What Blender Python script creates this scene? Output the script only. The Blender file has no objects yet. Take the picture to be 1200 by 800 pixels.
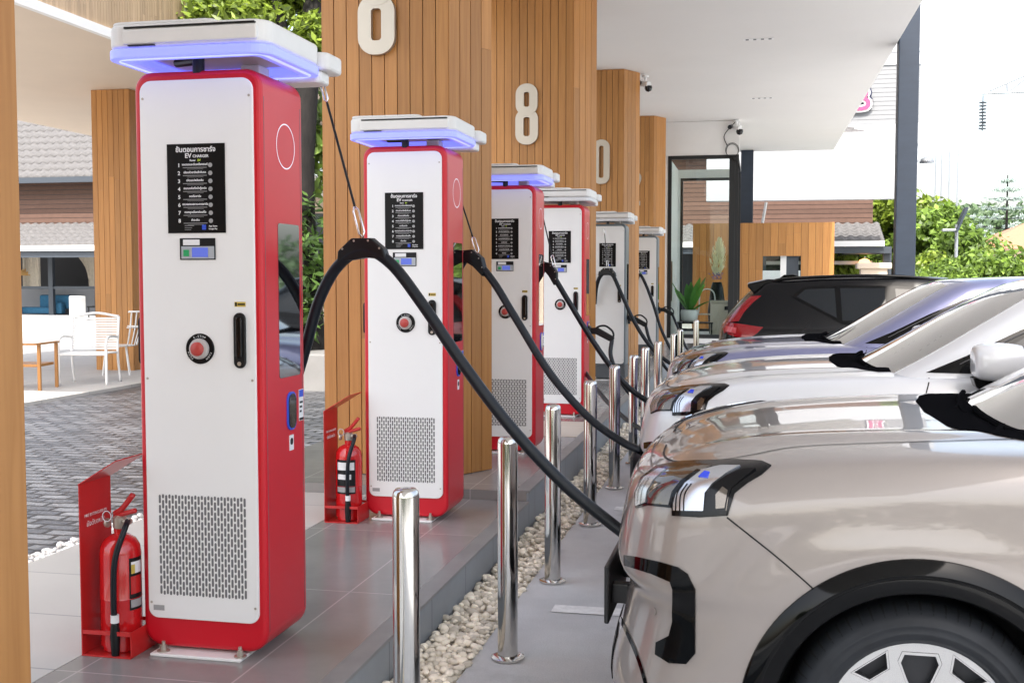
import bpy, bmesh, math, random
import numpy as np
from mathutils import Vector, Matrix
from mathutils.bvhtree import BVHTree
from mathutils.geometry import delaunay_2d_cdt
R = math.radians
random.seed(7); rng = np.random.default_rng(7)
sc = bpy.context.scene
col = sc.collection

# ------------------------------------------------------------------ camera
FPX, CAMZ = 1322.0, 1.6
TH = math.atan(75/FPX); PS = math.atan(288*math.cos(TH)/FPX)
cF = Vector((-math.sin(PS)*math.cos(TH), math.cos(PS)*math.cos(TH), -math.sin(TH)))
cR = Vector((math.cos(PS), math.sin(PS), 0)); cU = cR.cross(cF)
CAM = Vector((0, 0, CAMZ))
def ray(px, py): return cF + cR*((px-600)/FPX) + cU*((400-py)/FPX)
def W(px, py, X=None, Y=None, Z=None, D=None):
    """a surveyed point: where the sight line meets a plane of known X, Y, Z (or distance D)"""
    d = ray(px, py)
    if X is not None: t = X/d.x
    elif Y is not None: t = Y/d.y
    elif Z is not None: t = (Z-CAMZ)/d.z
    else: t = D
    return CAM + d*t
cd = bpy.data.cameras.new('camera'); cam = bpy.data.objects.new('camera', cd); col.objects.link(cam)
cd.sensor_width = 36; cd.lens = FPX/1200*36; cd.clip_end = 3000; cd.clip_start = .05
cam.location = CAM; cam.rotation_euler = (math.pi/2-TH, 0, PS); sc.camera = cam

# ------------------------------------------------------------------ materials
def nodes_of(m):
    m.use_nodes = True; nt = m.node_tree; return nt, nt.nodes['Principled BSDF']
def lk(nt, a, b): nt.links.new(a, b)
def mat(name, c, rough=.5, metal=0, coat=0, var=0, vscale=6, bump=0, bscale=40, rvar=0, emit=None, estr=0, stretch=None, spec=.5, island=0, trans=0, coatr=.03, ior=1.5):
    m = bpy.data.materials.new(name); nt, b = nodes_of(m)
    b.inputs['Base Color'].default_value = (*c, 1); b.inputs['Roughness'].default_value = rough
    b.inputs['Metallic'].default_value = metal; b.inputs['Coat Weight'].default_value = coat
    b.inputs['Coat Roughness'].default_value = coatr; b.inputs['Specular IOR Level'].default_value = spec
    b.inputs['Transmission Weight'].default_value = trans; b.inputs['IOR'].default_value = ior
    if emit: b.inputs['Emission Color'].default_value = (*emit, 1); b.inputs['Emission Strength'].default_value = estr
    if var or bump or rvar:
        tc = nt.nodes.new('ShaderNodeTexCoord'); mp = nt.nodes.new('ShaderNodeMapping')
        if stretch: mp.inputs['Scale'].default_value = stretch
        lk(nt, tc.outputs['Object'], mp.inputs['Vector'])
        n = nt.nodes.new('ShaderNodeTexNoise'); n.inputs['Scale'].default_value = vscale; n.inputs['Detail'].default_value = 6; n.inputs['Roughness'].default_value = .6
        lk(nt, mp.outputs[0], n.inputs['Vector'])
    src = None
    if var:
        mx = nt.nodes.new('ShaderNodeMix'); mx.data_type = 'RGBA'
        mx.inputs['A'].default_value = (*[x*(1-var) for x in c], 1); mx.inputs['B'].default_value = (*[min(1, x*(1+var)) for x in c], 1)
        r = nt.nodes.new('ShaderNodeMapRange'); r.inputs['From Min'].default_value = .3; r.inputs['From Max'].default_value = .7
        lk(nt, n.outputs['Fac'], r.inputs['Value']); lk(nt, r.outputs[0], mx.inputs['Factor']); src = mx.outputs['Result']
    if island:
        g = nt.nodes.new('ShaderNodeNewGeometry'); r2 = nt.nodes.new('ShaderNodeMapRange')
        r2.inputs['To Min'].default_value = 1-island; r2.inputs['To Max'].default_value = 1+island
        lk(nt, g.outputs['Random Per Island'], r2.inputs['Value'])
        vm = nt.nodes.new('ShaderNodeVectorMath'); vm.operation = 'SCALE'
        if src: lk(nt, src, vm.inputs[0])
        else: vm.inputs[0].default_value = c
        lk(nt, r2.outputs[0], vm.inputs['Scale']); src = vm.outputs[0]
    if src: lk(nt, src, b.inputs['Base Color'])
    if rvar:
        r3 = nt.nodes.new('ShaderNodeMapRange'); r3.inputs['From Min'].default_value = .3; r3.inputs['From Max'].default_value = .7
        r3.inputs['To Min'].default_value = max(0, rough-rvar); r3.inputs['To Max'].default_value = rough+rvar
        lk(nt, n.outputs['Fac'], r3.inputs['Value']); lk(nt, r3.outputs[0], b.inputs['Roughness'])
    if bump:
        n2 = nt.nodes.new('ShaderNodeTexNoise'); n2.inputs['Scale'].default_value = bscale; n2.inputs['Detail'].default_value = 4
        lk(nt, mp.outputs[0], n2.inputs['Vector'])
        bp = nt.nodes.new('ShaderNodeBump'); bp.inputs['Strength'].default_value = bump; bp.inputs['Distance'].default_value = .01
        lk(nt, n2.outputs['Fac'], bp.inputs['Height']); lk(nt, bp.outputs[0], b.inputs['Normal'])
    return m
def tile_mat(name, c1, c2, joint, sx, sy, rough, offset=0, msize=.006, vert=False, rvar=.08, bump=.2, swap=False, streak=.25, distort=0):
    """tiles or stone setts: a brick pattern in metres, cloudy variation, joints"""
    m = bpy.data.materials.new(name); nt, b = nodes_of(m)
    tc = nt.nodes.new('ShaderNodeTexCoord'); mp = nt.nodes.new('ShaderNodeMapping')
    if vert: mp.inputs['Rotation'].default_value = (0, R(90), 0) if vert == 'x' else (R(90), 0, 0)
    if swap: mp.inputs['Rotation'].default_value = (0, 0, R(90))
    lk(nt, tc.outputs['Object'], mp.inputs['Vector']); vec = mp.outputs[0]
    if distort:
        nd = nt.nodes.new('ShaderNodeTexNoise'); nd.inputs['Scale'].default_value = 5; lk(nt, vec, nd.inputs['Vector'])
        ad = nt.nodes.new('ShaderNodeMixRGB') if False else nt.nodes.new('ShaderNodeVectorMath'); ad.operation = 'MULTIPLY_ADD'
        ad.inputs[1].default_value = (distort,)*3; lk(nt, nd.outputs['Color'], ad.inputs[0]); lk(nt, vec, ad.inputs[2]); vec = ad.outputs[0]
    br = nt.nodes.new('ShaderNodeTexBrick'); br.inputs['Scale'].default_value = 1; br.offset = offset
    br.inputs['Brick Width'].default_value = sx; br.inputs['Row Height'].default_value = sy; br.inputs['Mortar Size'].default_value = msize
    br.inputs['Mortar Smooth'].default_value = .1
    br.inputs['Color1'].default_value = (*c1, 1); br.inputs['Color2'].default_value = (*c2, 1); br.inputs['Mortar'].default_value = (*joint, 1)
    lk(nt, vec, br.inputs['Vector'])
    n = nt.nodes.new('ShaderNodeTexNoise'); n.inputs['Scale'].default_value = 2.2; n.inputs['Detail'].default_value = 8; n.inputs['Roughness'].default_value = .65
    lk(nt, tc.outputs['Object'], n.inputs['Vector'])
    mr = nt.nodes.new('ShaderNodeMapRange'); mr.inputs['From Min'].default_value = .12; mr.inputs['From Max'].default_value = .88
    mr.inputs['To Min'].default_value = 1-streak; mr.inputs['To Max'].default_value = 1+streak; lk(nt, n.outputs['Fac'], mr.inputs['Value'])
    vm = nt.nodes.new('ShaderNodeVectorMath'); vm.operation = 'SCALE'; lk(nt, br.outputs['Color'], vm.inputs[0]); lk(nt, mr.outputs[0], vm.inputs['Scale'])
    lk(nt, vm.outputs[0], b.inputs['Base Color'])
    r3 = nt.nodes.new('ShaderNodeMapRange'); r3.inputs['From Min'].default_value = .1; r3.inputs['From Max'].default_value = .9
    r3.inputs['To Min'].default_value = rough-rvar; r3.inputs['To Max'].default_value = rough+rvar; lk(nt, n.outputs['Fac'], r3.inputs['Value']); lk(nt, r3.outputs[0], b.inputs['Roughness'])
    n2 = nt.nodes.new('ShaderNodeTexNoise'); n2.inputs['Scale'].default_value = 30; n2.inputs['Detail'].default_value = 5; lk(nt, tc.outputs['Object'], n2.inputs['Vector'])
    sb = nt.nodes.new('ShaderNodeMath'); sb.operation = 'SUBTRACT'; lk(nt, n2.outputs['Fac'], sb.inputs[0]); lk(nt, br.outputs['Fac'], sb.inputs[1])
    bp = nt.nodes.new('ShaderNodeBump'); bp.inputs['Strength'].default_value = bump; bp.inputs['Distance'].default_value = .008
    lk(nt, sb.outputs[0], bp.inputs['Height']); lk(nt, bp.outputs[0], b.inputs['Normal'])
    return m
def wood_mat(name, c, c2):
    m = bpy.data.materials.new(name); nt, b = nodes_of(m)
    tc = nt.nodes.new('ShaderNodeTexCoord'); g = nt.nodes.new('ShaderNodeNewGeometry')
    mp = nt.nodes.new('ShaderNodeMapping'); mp.inputs['Scale'].default_value = (14, 14, .55)
    off = nt.nodes.new('ShaderNodeVectorMath'); off.operation = 'SCALE'; off.inputs[0].default_value = (37, 11, 53); lk(nt, g.outputs['Random Per Island'], off.inputs['Scale'])
    ad = nt.nodes.new('ShaderNodeVectorMath'); lk(nt, tc.outputs['Object'], ad.inputs[0]); lk(nt, off.outputs[0], ad.inputs[1])
    lk(nt, ad.outputs[0], mp.inputs['Vector'])
    n = nt.nodes.new('ShaderNodeTexNoise'); n.inputs['Scale'].default_value = 3; n.inputs['Detail'].default_value = 8; n.inputs['Distortion'].default_value = .6; lk(nt, mp.outputs[0], n.inputs['Vector'])
    mx = nt.nodes.new('ShaderNodeMix'); mx.data_type = 'RGBA'; mx.inputs['A'].default_value = (*c, 1); mx.inputs['B'].default_value = (*c2, 1)
    r = nt.nodes.new('ShaderNodeMapRange'); r.inputs['From Min'].default_value = .32; r.inputs['From Max'].default_value = .72; lk(nt, n.outputs['Fac'], r.inputs['Value']); lk(nt, r.outputs[0], mx.inputs['Factor'])
    r2 = nt.nodes.new('ShaderNodeMapRange'); r2.inputs['To Min'].default_value = .84; r2.inputs['To Max'].default_value = 1.14; lk(nt, g.outputs['Random Per Island'], r2.inputs['Value'])
    vm = nt.nodes.new('ShaderNodeVectorMath'); vm.operation = 'SCALE'; lk(nt, mx.outputs['Result'], vm.inputs[0]); lk(nt, r2.outputs[0], vm.inputs['Scale'])
    lk(nt, vm.outputs[0], b.inputs['Base Color']); b.inputs['Roughness'].default_value = .42
    bp = nt.nodes.new('ShaderNodeBump'); bp.inputs['Strength'].default_value = .12; bp.inputs['Distance'].default_value = .004
    lk(nt, n.outputs['Fac'], bp.inputs['Height']); lk(nt, bp.outputs[0], b.inputs['Normal'])
    return m
def leaf_mat(name, c, var=.5, tr=.35):
    m = bpy.data.materials.new(name); m.use_nodes = True; nt = m.node_tree; nt.nodes.clear()
    out = nt.nodes.new('ShaderNodeOutputMaterial'); g = nt.nodes.new('ShaderNodeNewGeometry')
    ra = nt.nodes.new('ShaderNodeValToRGB'); e = ra.color_ramp.elements
    e[0].color = (c[0]*(1-var), c[1]*(1-var), c[2]*(1-var), 1); e[1].color = (min(1, c[0]*(1+var*1.2)), min(1, c[1]*(1+var)), c[2]*(1+var*.5), 1)
    lk(nt, g.outputs['Random Per Island'], ra.inputs[0])
    d = nt.nodes.new('ShaderNodeBsdfPrincipled'); d.inputs['Roughness'].default_value = .45; lk(nt, ra.outputs[0], d.inputs['Base Color'])
    t = nt.nodes.new('ShaderNodeBsdfTranslucent'); lk(nt, ra.outputs[0], t.inputs['Color'])
    mx = nt.nodes.new('ShaderNodeMixShader'); mx.inputs[0].default_value = tr; lk(nt, d.outputs[0], mx.inputs[1]); lk(nt, t.outputs[0], mx.inputs[2]); lk(nt, mx.outputs[0], out.inputs[0])
    return m
def pane_mat(name, tint, refl=1.0, trans=.85):
    """window glass in a single sheet: mostly clear, reflecting at a slant"""
    m = bpy.data.materials.new(name); m.use_nodes = True; nt = m.node_tree; nt.nodes.clear()
    out = nt.nodes.new('ShaderNodeOutputMaterial'); t = nt.nodes.new('ShaderNodeBsdfTransparent'); t.inputs[0].default_value = (*[trans*x for x in tint], 1)
    g = nt.nodes.new('ShaderNodeBsdfGlossy'); g.inputs['Roughness'].default_value = .01
    f = nt.nodes.new('ShaderNodeFresnel'); f.inputs[0].default_value = 1.42
    mx = nt.nodes.new('ShaderNodeMixShader'); lk(nt, f.outputs[0], mx.inputs[0]); lk(nt, t.outputs[0], mx.inputs[1]); lk(nt, g.outputs[0], mx.inputs[2]); lk(nt, mx.outputs[0], out.inputs[0])
    return m
M = {}
M['wood'] = wood_mat('cedar_boards', (.475, .222, .062), (.38, .162, .040))
M['wood_gap'] = mat('board_gap', (.05, .028, .015), .8)
M['wood_pale'] = wood_mat('pale_boards', (.50, .36, .24), (.42, .29, .18))
M['ceil'] = mat('ceiling_paint', (.80, .78, .75), .7, var=.02, vscale=.6)
M['plaster'] = mat('white_plaster', (.80, .79, .77), .7, var=.03, vscale=2, bump=.05)
M['cream'] = mat('cream_soffit', (.66, .54, .42), .7, var=.03, vscale=1)
M['red'] = mat('red_powder_coat', (.60, .003, .016), .40, spec=.45, coat=.25, coatr=.3, bump=.03, bscale=500)
M['red2'] = mat('red_sheet_metal', (.55, .02, .02), .35, var=.1, vscale=5, coat=.2)
M['redext'] = mat('extinguisher_red', (.60, .012, .015), .18, coat=.6)
M['panel'] = mat('white_powder_coat', (.86, .855, .84), .42, bump=.02, bscale=600, var=.012, vscale=3)
M['headwhite'] = mat('white_plastic', (.76, .75, .73), .4, var=.03, vscale=8)
M['grey_frame'] = mat('grey_powder_coat', (.16, .19, .21), .4)
M['dark'] = mat('dark_plastic', (.009, .010, .011), .4, spec=.3)
M['black'] = mat('black_gloss', (.005, .005, .006), .08, coat=.2, spec=.4)
M['black_mat'] = mat('black_print', (.0045, .0045, .005), .35, spec=.22)
M['slot'] = mat('vent_slot', (.15, .15, .155), .7)
M['print'] = mat('white_print', (.82, .82, .82), .6)
M['print_grey'] = mat('grey_print', (.35, .35, .35), .6)
M['print_green'] = mat('lime_print', (.55, .75, .05), .6)
M['led'] = mat('blue_light', (.3, .33, .8), .4, emit=(.17, .20, 1.0), estr=.36)
M['led_edge'] = mat('blue_light_core', (.4, .45, .9), .4, emit=(.32, .38, 1.0), estr=.5)
M['ledoff'] = mat('light_strip_off', (.72, .73, .75), .35)
M['ring_on'] = mat('lit_ring', (.8, .8, .85), .4, emit=(.8, .75, .95), estr=.12)
M['steel'] = mat('polished_steel', (.64, .625, .60), .11, metal=1, rvar=.05, vscale=12, stretch=(1, 1, .2))
M['steel_br'] = mat('brushed_steel', (.50, .455, .39), .36, metal=.6, bump=.05, bscale=60, stretch=(1, 1, 8))
M['chrome'] = mat('chrome', (.75, .75, .76), .05, metal=1)
M['rubber'] = mat('cable_rubber', (.006, .009, .014), .36, bump=.04, bscale=200, spec=.33)
M['mirror'] = mat('tinted_mirror', (.30, .32, .34), .03, metal=1)
M['screen'] = mat('screen_grey', (.42, .45, .48), .25)
M['screen_blue'] = mat('display_blue', (.05, .08, .35), .2, emit=(.12, .16, .55), estr=.25)
M['green'] = mat('green_key', (.02, .35, .12), .4)
M['button'] = mat('red_button', (.48, .06, .05), .4)
M['btn_ring'] = mat('grey_ring', (.50, .47, .45), .35)
M['blue'] = mat('blue_plastic', (.03, .09, .62), .35)
M['yellow'] = mat('yellow_label', (.62, .45, .08), .5)
M['gravel'] = mat('pebbles', (.80, .73, .61), .75, island=.34, var=.12, vscale=30)
M['gravel_w'] = mat('white_pebbles', (.80, .78, .74), .75, island=.12)
M['concrete_plain'] = mat('concrete', (.50, .505, .51), .7, var=.16, vscale=2.6, bump=.2, bscale=60, rvar=.1)
def ground_mat(name, c):
    """worn concrete: clouds, dark drips and stains, fine grit"""
    m = bpy.data.materials.new(name); nt, b = nodes_of(m); tc = nt.nodes.new('ShaderNodeTexCoord')
    def noise(s, d, r_, lo, hi, a, z):
        n = nt.nodes.new('ShaderNodeTexNoise'); n.inputs['Scale'].default_value = s; n.inputs['Detail'].default_value = d; n.inputs['Roughness'].default_value = r_; lk(nt, tc.outputs['Object'], n.inputs['Vector'])
        q = nt.nodes.new('ShaderNodeMapRange'); q.inputs['From Min'].default_value = lo; q.inputs['From Max'].default_value = hi; q.inputs['To Min'].default_value = a; q.inputs['To Max'].default_value = z; lk(nt, n.outputs['Fac'], q.inputs['Value']); return n, q.outputs[0]
    _, a = noise(1.7, 7, .65, .3, .7, .84, 1.12); _, s_ = noise(2.6, 5, .55, .60, .74, 1, .72); ng, g_ = noise(160, 2, .5, .3, .7, .88, 1.1)
    m1 = nt.nodes.new('ShaderNodeMath'); m1.operation = 'MULTIPLY'; lk(nt, a, m1.inputs[0]); lk(nt, s_, m1.inputs[1])
    m2 = nt.nodes.new('ShaderNodeMath'); m2.operation = 'MULTIPLY'; lk(nt, m1.outputs[0], m2.inputs[0]); lk(nt, g_, m2.inputs[1])
    vm = nt.nodes.new('ShaderNodeVectorMath'); vm.operation = 'SCALE'; vm.inputs[0].default_value = c; lk(nt, m2.outputs[0], vm.inputs['Scale']); lk(nt, vm.outputs[0], b.inputs['Base Color'])
    b.inputs['Roughness'].default_value = .68
    bp = nt.nodes.new('ShaderNodeBump'); bp.inputs['Strength'].default_value = .25; bp.inputs['Distance'].default_value = .004; lk(nt, ng.outputs['Fac'], bp.inputs['Height']); lk(nt, bp.outputs[0], b.inputs['Normal'])
    return m
M['concrete'] = ground_mat('worn_concrete', (.53, .535, .54))
M['tile_dark'] = tile_mat('dark_floor_tile', (.245, .236, .226), (.275, .264, .252), (.40, .38, .36), .6, 1.2, .22, rvar=.07, bump=.04, streak=.2, msize=.004)
M['tile_light'] = tile_mat('light_floor_tile', (.46, .44, .40), (.50, .475, .43), (.28, .27, .26), 1.2, .6, .5, rvar=.1, bump=.06, streak=.1, msize=.005)
M['tile_sunlit'] = tile_mat('sunlit_floor_tile', (.60, .52, .43), (.62, .54, .45), (.35, .3, .26), 1.2, .6, .5, rvar=.1, bump=.06, streak=.06, msize=.005)  # beige band taken as sunlit floor, the light put into its tile colour
M['kerb'] = tile_mat('kerb_tile', (.255, .285, .315), (.28, .305, .33), (.16, .17, .18), .6, .6, .5, vert='x', rvar=.1, bump=.1, streak=.25)
M['paver'] = tile_mat('slate_setts', (.050, .054, .066), (.150, .155, .17), (.012, .012, .015), .24, .12, .36, offset=.5, msize=.016, rvar=.14, bump=1.0, streak=.5, distort=.07)
M['pave_w'] = tile_mat('pale_paving', (.42, .41, .395), (.45, .44, .425), (.28, .275, .26), 1.0, 1.0, .7, rvar=.1, bump=.06, streak=.06)
M['paint_w'] = mat('road_paint', (.75, .75, .74), .7, var=.15, vscale=20)
M['slate'] = mat('slate_paint', (.018, .028, .047), .45, var=.12, vscale=3, bump=.08, bscale=10, stretch=(1, 1, 3))
M['frame_blk'] = mat('black_frame', (.012, .014, .016), .35)
M['glass'] = pane_mat('clear_glass', (.94, .98, .97), trans=.97)
M['tilerf'] = mat('grey_roof_tile', (.125, .12, .12), .8, var=.2, vscale=8)
M['clad'] = mat('brown_cladding', (.115, .068, .052), .7, spec=.2, island=.12, var=.1, vscale=5)
M['bldg_dark'] = mat('dark_metal', (.045, .055, .07), .45)
M['room'] = mat('dark_room', (.05, .05, .055), .8)
M['curtain'] = mat('curtain', (.55, .50, .42), .9, var=.1, vscale=12)
M['terracotta'] = mat('terracotta_tile', (.45, .20, .12), .75, var=.12, vscale=10)
M['bark'] = mat('bark', (.013, .011, .010), .9, var=.4, vscale=14, bump=.8, bscale=30, stretch=(1, 1, .3))
M['leaf_a'] = leaf_mat('leaf_fresh', (.17, .28, .055), .6)
M['leaf_b'] = leaf_mat('leaf_mid', (.13, .22, .04))
M['leaf_c'] = leaf_mat('leaf_dark', (.07, .14, .035))
M['leaf_y'] = leaf_mat('leaf_lime', (.19, .275, .042), .6)
M['leaf_p'] = leaf_mat('leaf_pale', (.9, .86, .62), var=.1)
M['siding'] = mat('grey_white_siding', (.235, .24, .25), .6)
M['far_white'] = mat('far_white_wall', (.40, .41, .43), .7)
M['leaf_f'] = leaf_mat('leaf_far', (.12, .19, .10), .3)  # lightened green, distance haze put into the leaf colour
M['leaf_n'] = leaf_mat('needles', (.48, .58, .55), .15)  # needles paled so their colour carries the haze of distance
M['galv'] = mat('galvanised', (.35, .37, .40), .45, metal=.6)
M['white_metal'] = mat('white_metal', (.80, .80, .79), .4)
M['pink'] = mat('pink_sign', (.36, .05, .15), .5)
M['navy'] = mat('navy_sign', (.004, .008, .04), .5)
M['sofa'] = mat('blue_fabric', (.015, .085, .16), .9, var=.2, vscale=10)
M['lampglow'] = mat('warm_lamp', (.9, .6, .4), .5, emit=(1, .5, .2), estr=1.2)

# ------------------------------------------------------------------ mesh helpers
def link(name, me, m=None, parent=None, smooth=False, bevel=0, seg=2, autos=None):
    o = bpy.data.objects.new(name, me); col.objects.link(o)
    if m is not None:
        for x in (m if isinstance(m, (list, tuple)) else [m]): me.materials.append(x)
    if parent is not None: o.parent = parent
    if smooth: me.polygons.foreach_set('use_smooth', [True]*len(me.polygons))
    if bevel:
        b = o.modifiers.new('bevel', 'BEVEL'); b.width = bevel; b.segments = seg; b.limit_method = 'ANGLE'; b.angle_limit = R(40)
    if autos is not None:
        me.polygons.foreach_set('use_smooth', [True]*len(me.polygons)); me.set_sharp_from_angle(angle=R(autos))
    return o
class MB:
    def __init__(s): s.v = []; s.f = []; s.mi = []; s.cur = 0
    def add(s, vs, fs):
        k = len(s.v); s.v += [tuple(v) for v in vs]; s.f += [tuple(i+k for i in f) for f in fs]; s.mi += [s.cur]*len(fs); return s
    def box(s, x0, x1, y0, y1, z0, z1, mtx=None):
        vs = [Vector(p) for p in ((x0,y0,z0),(x1,y0,z0),(x1,y1,z0),(x0,y1,z0),(x0,y0,z1),(x1,y0,z1),(x1,y1,z1),(x0,y1,z1))]
        if mtx: vs = [mtx@v for v in vs]
        return s.add(vs, [(0,3,2,1),(4,5,6,7),(0,1,5,4),(1,2,6,5),(2,3,7,6),(3,0,4,7)])
    def prism(s, pts, a, b, axis='y', holes=False):
        """closed 2D outline extruded along an axis; pts are (x,z) for y, (x,y) for z, (y,z) for x"""
        n = len(pts)
        mk = {'y': lambda p, t: (p[0], t, p[1]), 'z': lambda p, t: (p[0], p[1], t), 'x': lambda p, t: (t, p[0], p[1])}[axis]
        vs = [mk(p, a) for p in pts]+[mk(p, b) for p in pts]
        return s.add(vs, [tuple(range(n)), tuple(range(2*n-1, n-1, -1))]+[(i, n+i, n+(i+1) % n, (i+1) % n) for i in range(n)])
    def tube(s, path, r, n=8, cap=True):
        path = [Vector(p) for p in path]; k = len(path)
        rs = r if isinstance(r, (list, tuple)) else [r]*k
        rings = []; up = Vector((0, 0, 1)); prev = None
        for i in range(k):
            t = (path[min(i+1, k-1)]-path[max(i-1, 0)]).normalized()
            if prev is None:
                a = t.cross(up) if abs(t.z) < .95 else t.cross(Vector((1, 0, 0)))
            else: a = prev - t*prev.dot(t)
            a.normalize(); prev = a; b = t.cross(a)
            rings.append([path[i]+(a*math.cos(2*math.pi*j/n)+b*math.sin(2*math.pi*j/n))*rs[i] for j in range(n)])
        vs = [v for rg in rings for v in rg]
        fs = [(i*n+j, i*n+(j+1) % n, (i+1)*n+(j+1) % n, (i+1)*n+j) for i in range(k-1) for j in range(n)]
        if cap: fs += [tuple(range(n-1, -1, -1)), tuple((k-1)*n+j for j in range(n))]
        return s.add(vs, fs)
    def lathe(s, prof, n=24, c=(0, 0, 0), axis='z'):
        vs = []
        for r_, h in prof:
            for j in range(n):
                a = 2*math.pi*j/n; p = (r_*math.cos(a), r_*math.sin(a), h)
                if axis == 'y': p = (p[0], p[2], p[1])
                if axis == 'x': p = (p[2], p[0], p[1])
                vs.append((p[0]+c[0], p[1]+c[1], p[2]+c[2]))
        k = len(prof)
        fs = [(i*n+j, i*n+(j+1) % n, (i+1)*n+(j+1) % n, (i+1)*n+j) for i in range(k-1) for j in range(n)]
        if prof[0][0] > 1e-6: fs.append(tuple(range(n-1, -1, -1)))
        if prof[-1][0] > 1e-6: fs.append(tuple((k-1)*n+j for j in range(n)))
        return s.add(vs, fs)
    def build(s, name, m, parent=None, **kw):
        me = bpy.data.meshes.new(name); me.from_pydata(s.v, [], s.f)
        if any(s.mi): me.polygons.foreach_set('material_index', s.mi)
        bm = bmesh.new(); bm.from_mesh(me); bmesh.ops.recalc_face_normals(bm, faces=bm.faces); bm.to_mesh(me); bm.free()
        return link(name, me, m, parent, **kw)
def rrect(x0, x1, z0, z1, r, n=6, rb=None):
    rb = r if rb is None else rb
    pts = []
    for cx, cz, a0, rr in ((x1-r, z1-r, 0, r), (x0+r, z1-r, 90, r), (x0+rb, z0+rb, 180, rb), (x1-rb, z0+rb, 270, rb)):
        for i in range(n+1):
            a = R(a0+90*i/n); pts.append((cx+rr*math.cos(a), cz+rr*math.sin(a)))
    return pts
def circle(cx, cz, r, n=28): return [(cx+r*math.cos(2*math.pi*i/n), cz+r*math.sin(2*math.pi*i/n)) for i in range(n)]
def crom(pts, k=8):
    pts = [Vector(p) for p in pts]; P = [pts[0]*2-pts[1]]+pts+[pts[-1]*2-pts[-2]]; out = []
    for i in range(1, len(P)-2):
        a, b, c, d = P[i-1:i+3]
        for j in range(k):
            t = j/k; out.append(.5*((2*b)+(c-a)*t+(2*a-5*b+4*c-d)*t*t+(3*b-a-3*c+d)*t**3))
    out.append(pts[-1]); return out
def empty(name, loc=(0, 0, 0), rz=0, label=None, cat=None, group=None, scale=1):
    o = bpy.data.objects.new(name, None); col.objects.link(o)
    o.location = loc; o.rotation_euler = (0, 0, rz); o.scale = (scale,)*3
    o.empty_display_size = .2; tag(o, label, cat, group); return o
def tag(o, label=None, cat=None, group=None, kind=None):
    for k, v in (('label', label), ('category', cat), ('group', group), ('kind', kind)):
        if v: o[k] = v
    return o
def structure(o): o['kind'] = 'structure'; return o
def children(o): return [x for x in bpy.data.objects if x.parent == o]
def copy_tree(o, parent=None, swap=None, skip=()):
    c = o.copy(); col.objects.link(c)
    if parent is not None: c.parent = parent
    for ch in children(o):
        if ch.name.split('.')[0] in skip: continue
        copy_tree(ch, c, swap, skip)
    if swap and c.data is not None:
        for i, s in enumerate(c.material_slots):
            mm = s.material
            if mm and mm.name in swap:
                s.link = 'OBJECT'; s.material = swap[mm.name]
    return c
def text_mesh(body, size, extrude=.0006, offset=0.0, align='CENTER', spacing=1):
    cu = bpy.data.curves.new('t', 'FONT'); cu.body = body; cu.size = size; cu.extrude = extrude; cu.offset = offset
    cu.align_x = align; cu.align_y = 'CENTER'; cu.resolution_u = 3; cu.space_character = spacing
    o = bpy.data.objects.new('t', cu); col.objects.link(o); bpy.context.view_layer.update()
    me = bpy.data.meshes.new_from_object(o.evaluated_get(bpy.context.evaluated_depsgraph_get()))
    bpy.data.objects.remove(o); bpy.data.curves.remove(cu); return me
def text(name, body, size, m, parent, loc, rot=(math.pi/2, 0, 0), **kw):
    me = text_mesh(body, size, **kw); me.materials.clear(); o = link(name, me, m, parent); o.location = loc; o.rotation_euler = rot; return o
def join_text(name, items, m, parent, face='y'):
    """several short lines of print on one plate, one mesh; items = (body, size, x, y, z, align)"""
    mb = MB()
    for body, size, x, y, z, al in items:
        me = text_mesh(body, size, extrude=.0004, align=al, offset=size*.022)
        mb.add([(v.co.x+x, y-v.co.z, v.co.y+z) for v in me.vertices], [tuple(p.vertices) for p in me.polygons]); bpy.data.meshes.remove(me)
    me = bpy.data.meshes.new(name); me.from_pydata(mb.v, [], mb.f); return link(name, me, m, parent)
# ------------------------------------------------------------------ world, sun
ELEV, AZ = R(52), R(176)          # sun behind the camera, a little to the left
w = bpy.data.worlds.new('World'); sc.world = w; w.use_nodes = True
nt = w.node_tree; bg = nt.nodes['Background']; sk = nt.nodes.new('ShaderNodeTexSky'); sk.sky_type = 'NISHITA'; sk.sun_disc = False
sk.sun_elevation = ELEV; sk.sun_rotation = AZ; sk.dust_density = 4; sk.air_density = 1.2; sk.ozone_density = 1
hs = nt.nodes.new('ShaderNodeHueSaturation'); hs.inputs['Saturation'].default_value = .62
lk(nt, sk.outputs[0], hs.inputs['Color']); lk(nt, hs.outputs[0], bg.inputs[0]); bg.inputs[1].default_value = .15
sd = bpy.data.lights.new('sun', 'SUN'); sd.energy = 2.1; sd.angle = R(.6); sd.color = (1, .95, .87)
so = bpy.data.objects.new('sun', sd); col.objects.link(so)
sundir = Vector((math.sin(AZ)*math.cos(ELEV), math.cos(AZ)*math.cos(ELEV), math.sin(ELEV)))
so.rotation_euler = sundir.to_track_quat('Z', 'Y').to_euler()
sc.view_settings.view_transform = 'Standard'; sc.view_settings.look = 'None'; sc.view_settings.gamma = 1; sc.view_settings.exposure = 1.6

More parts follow.
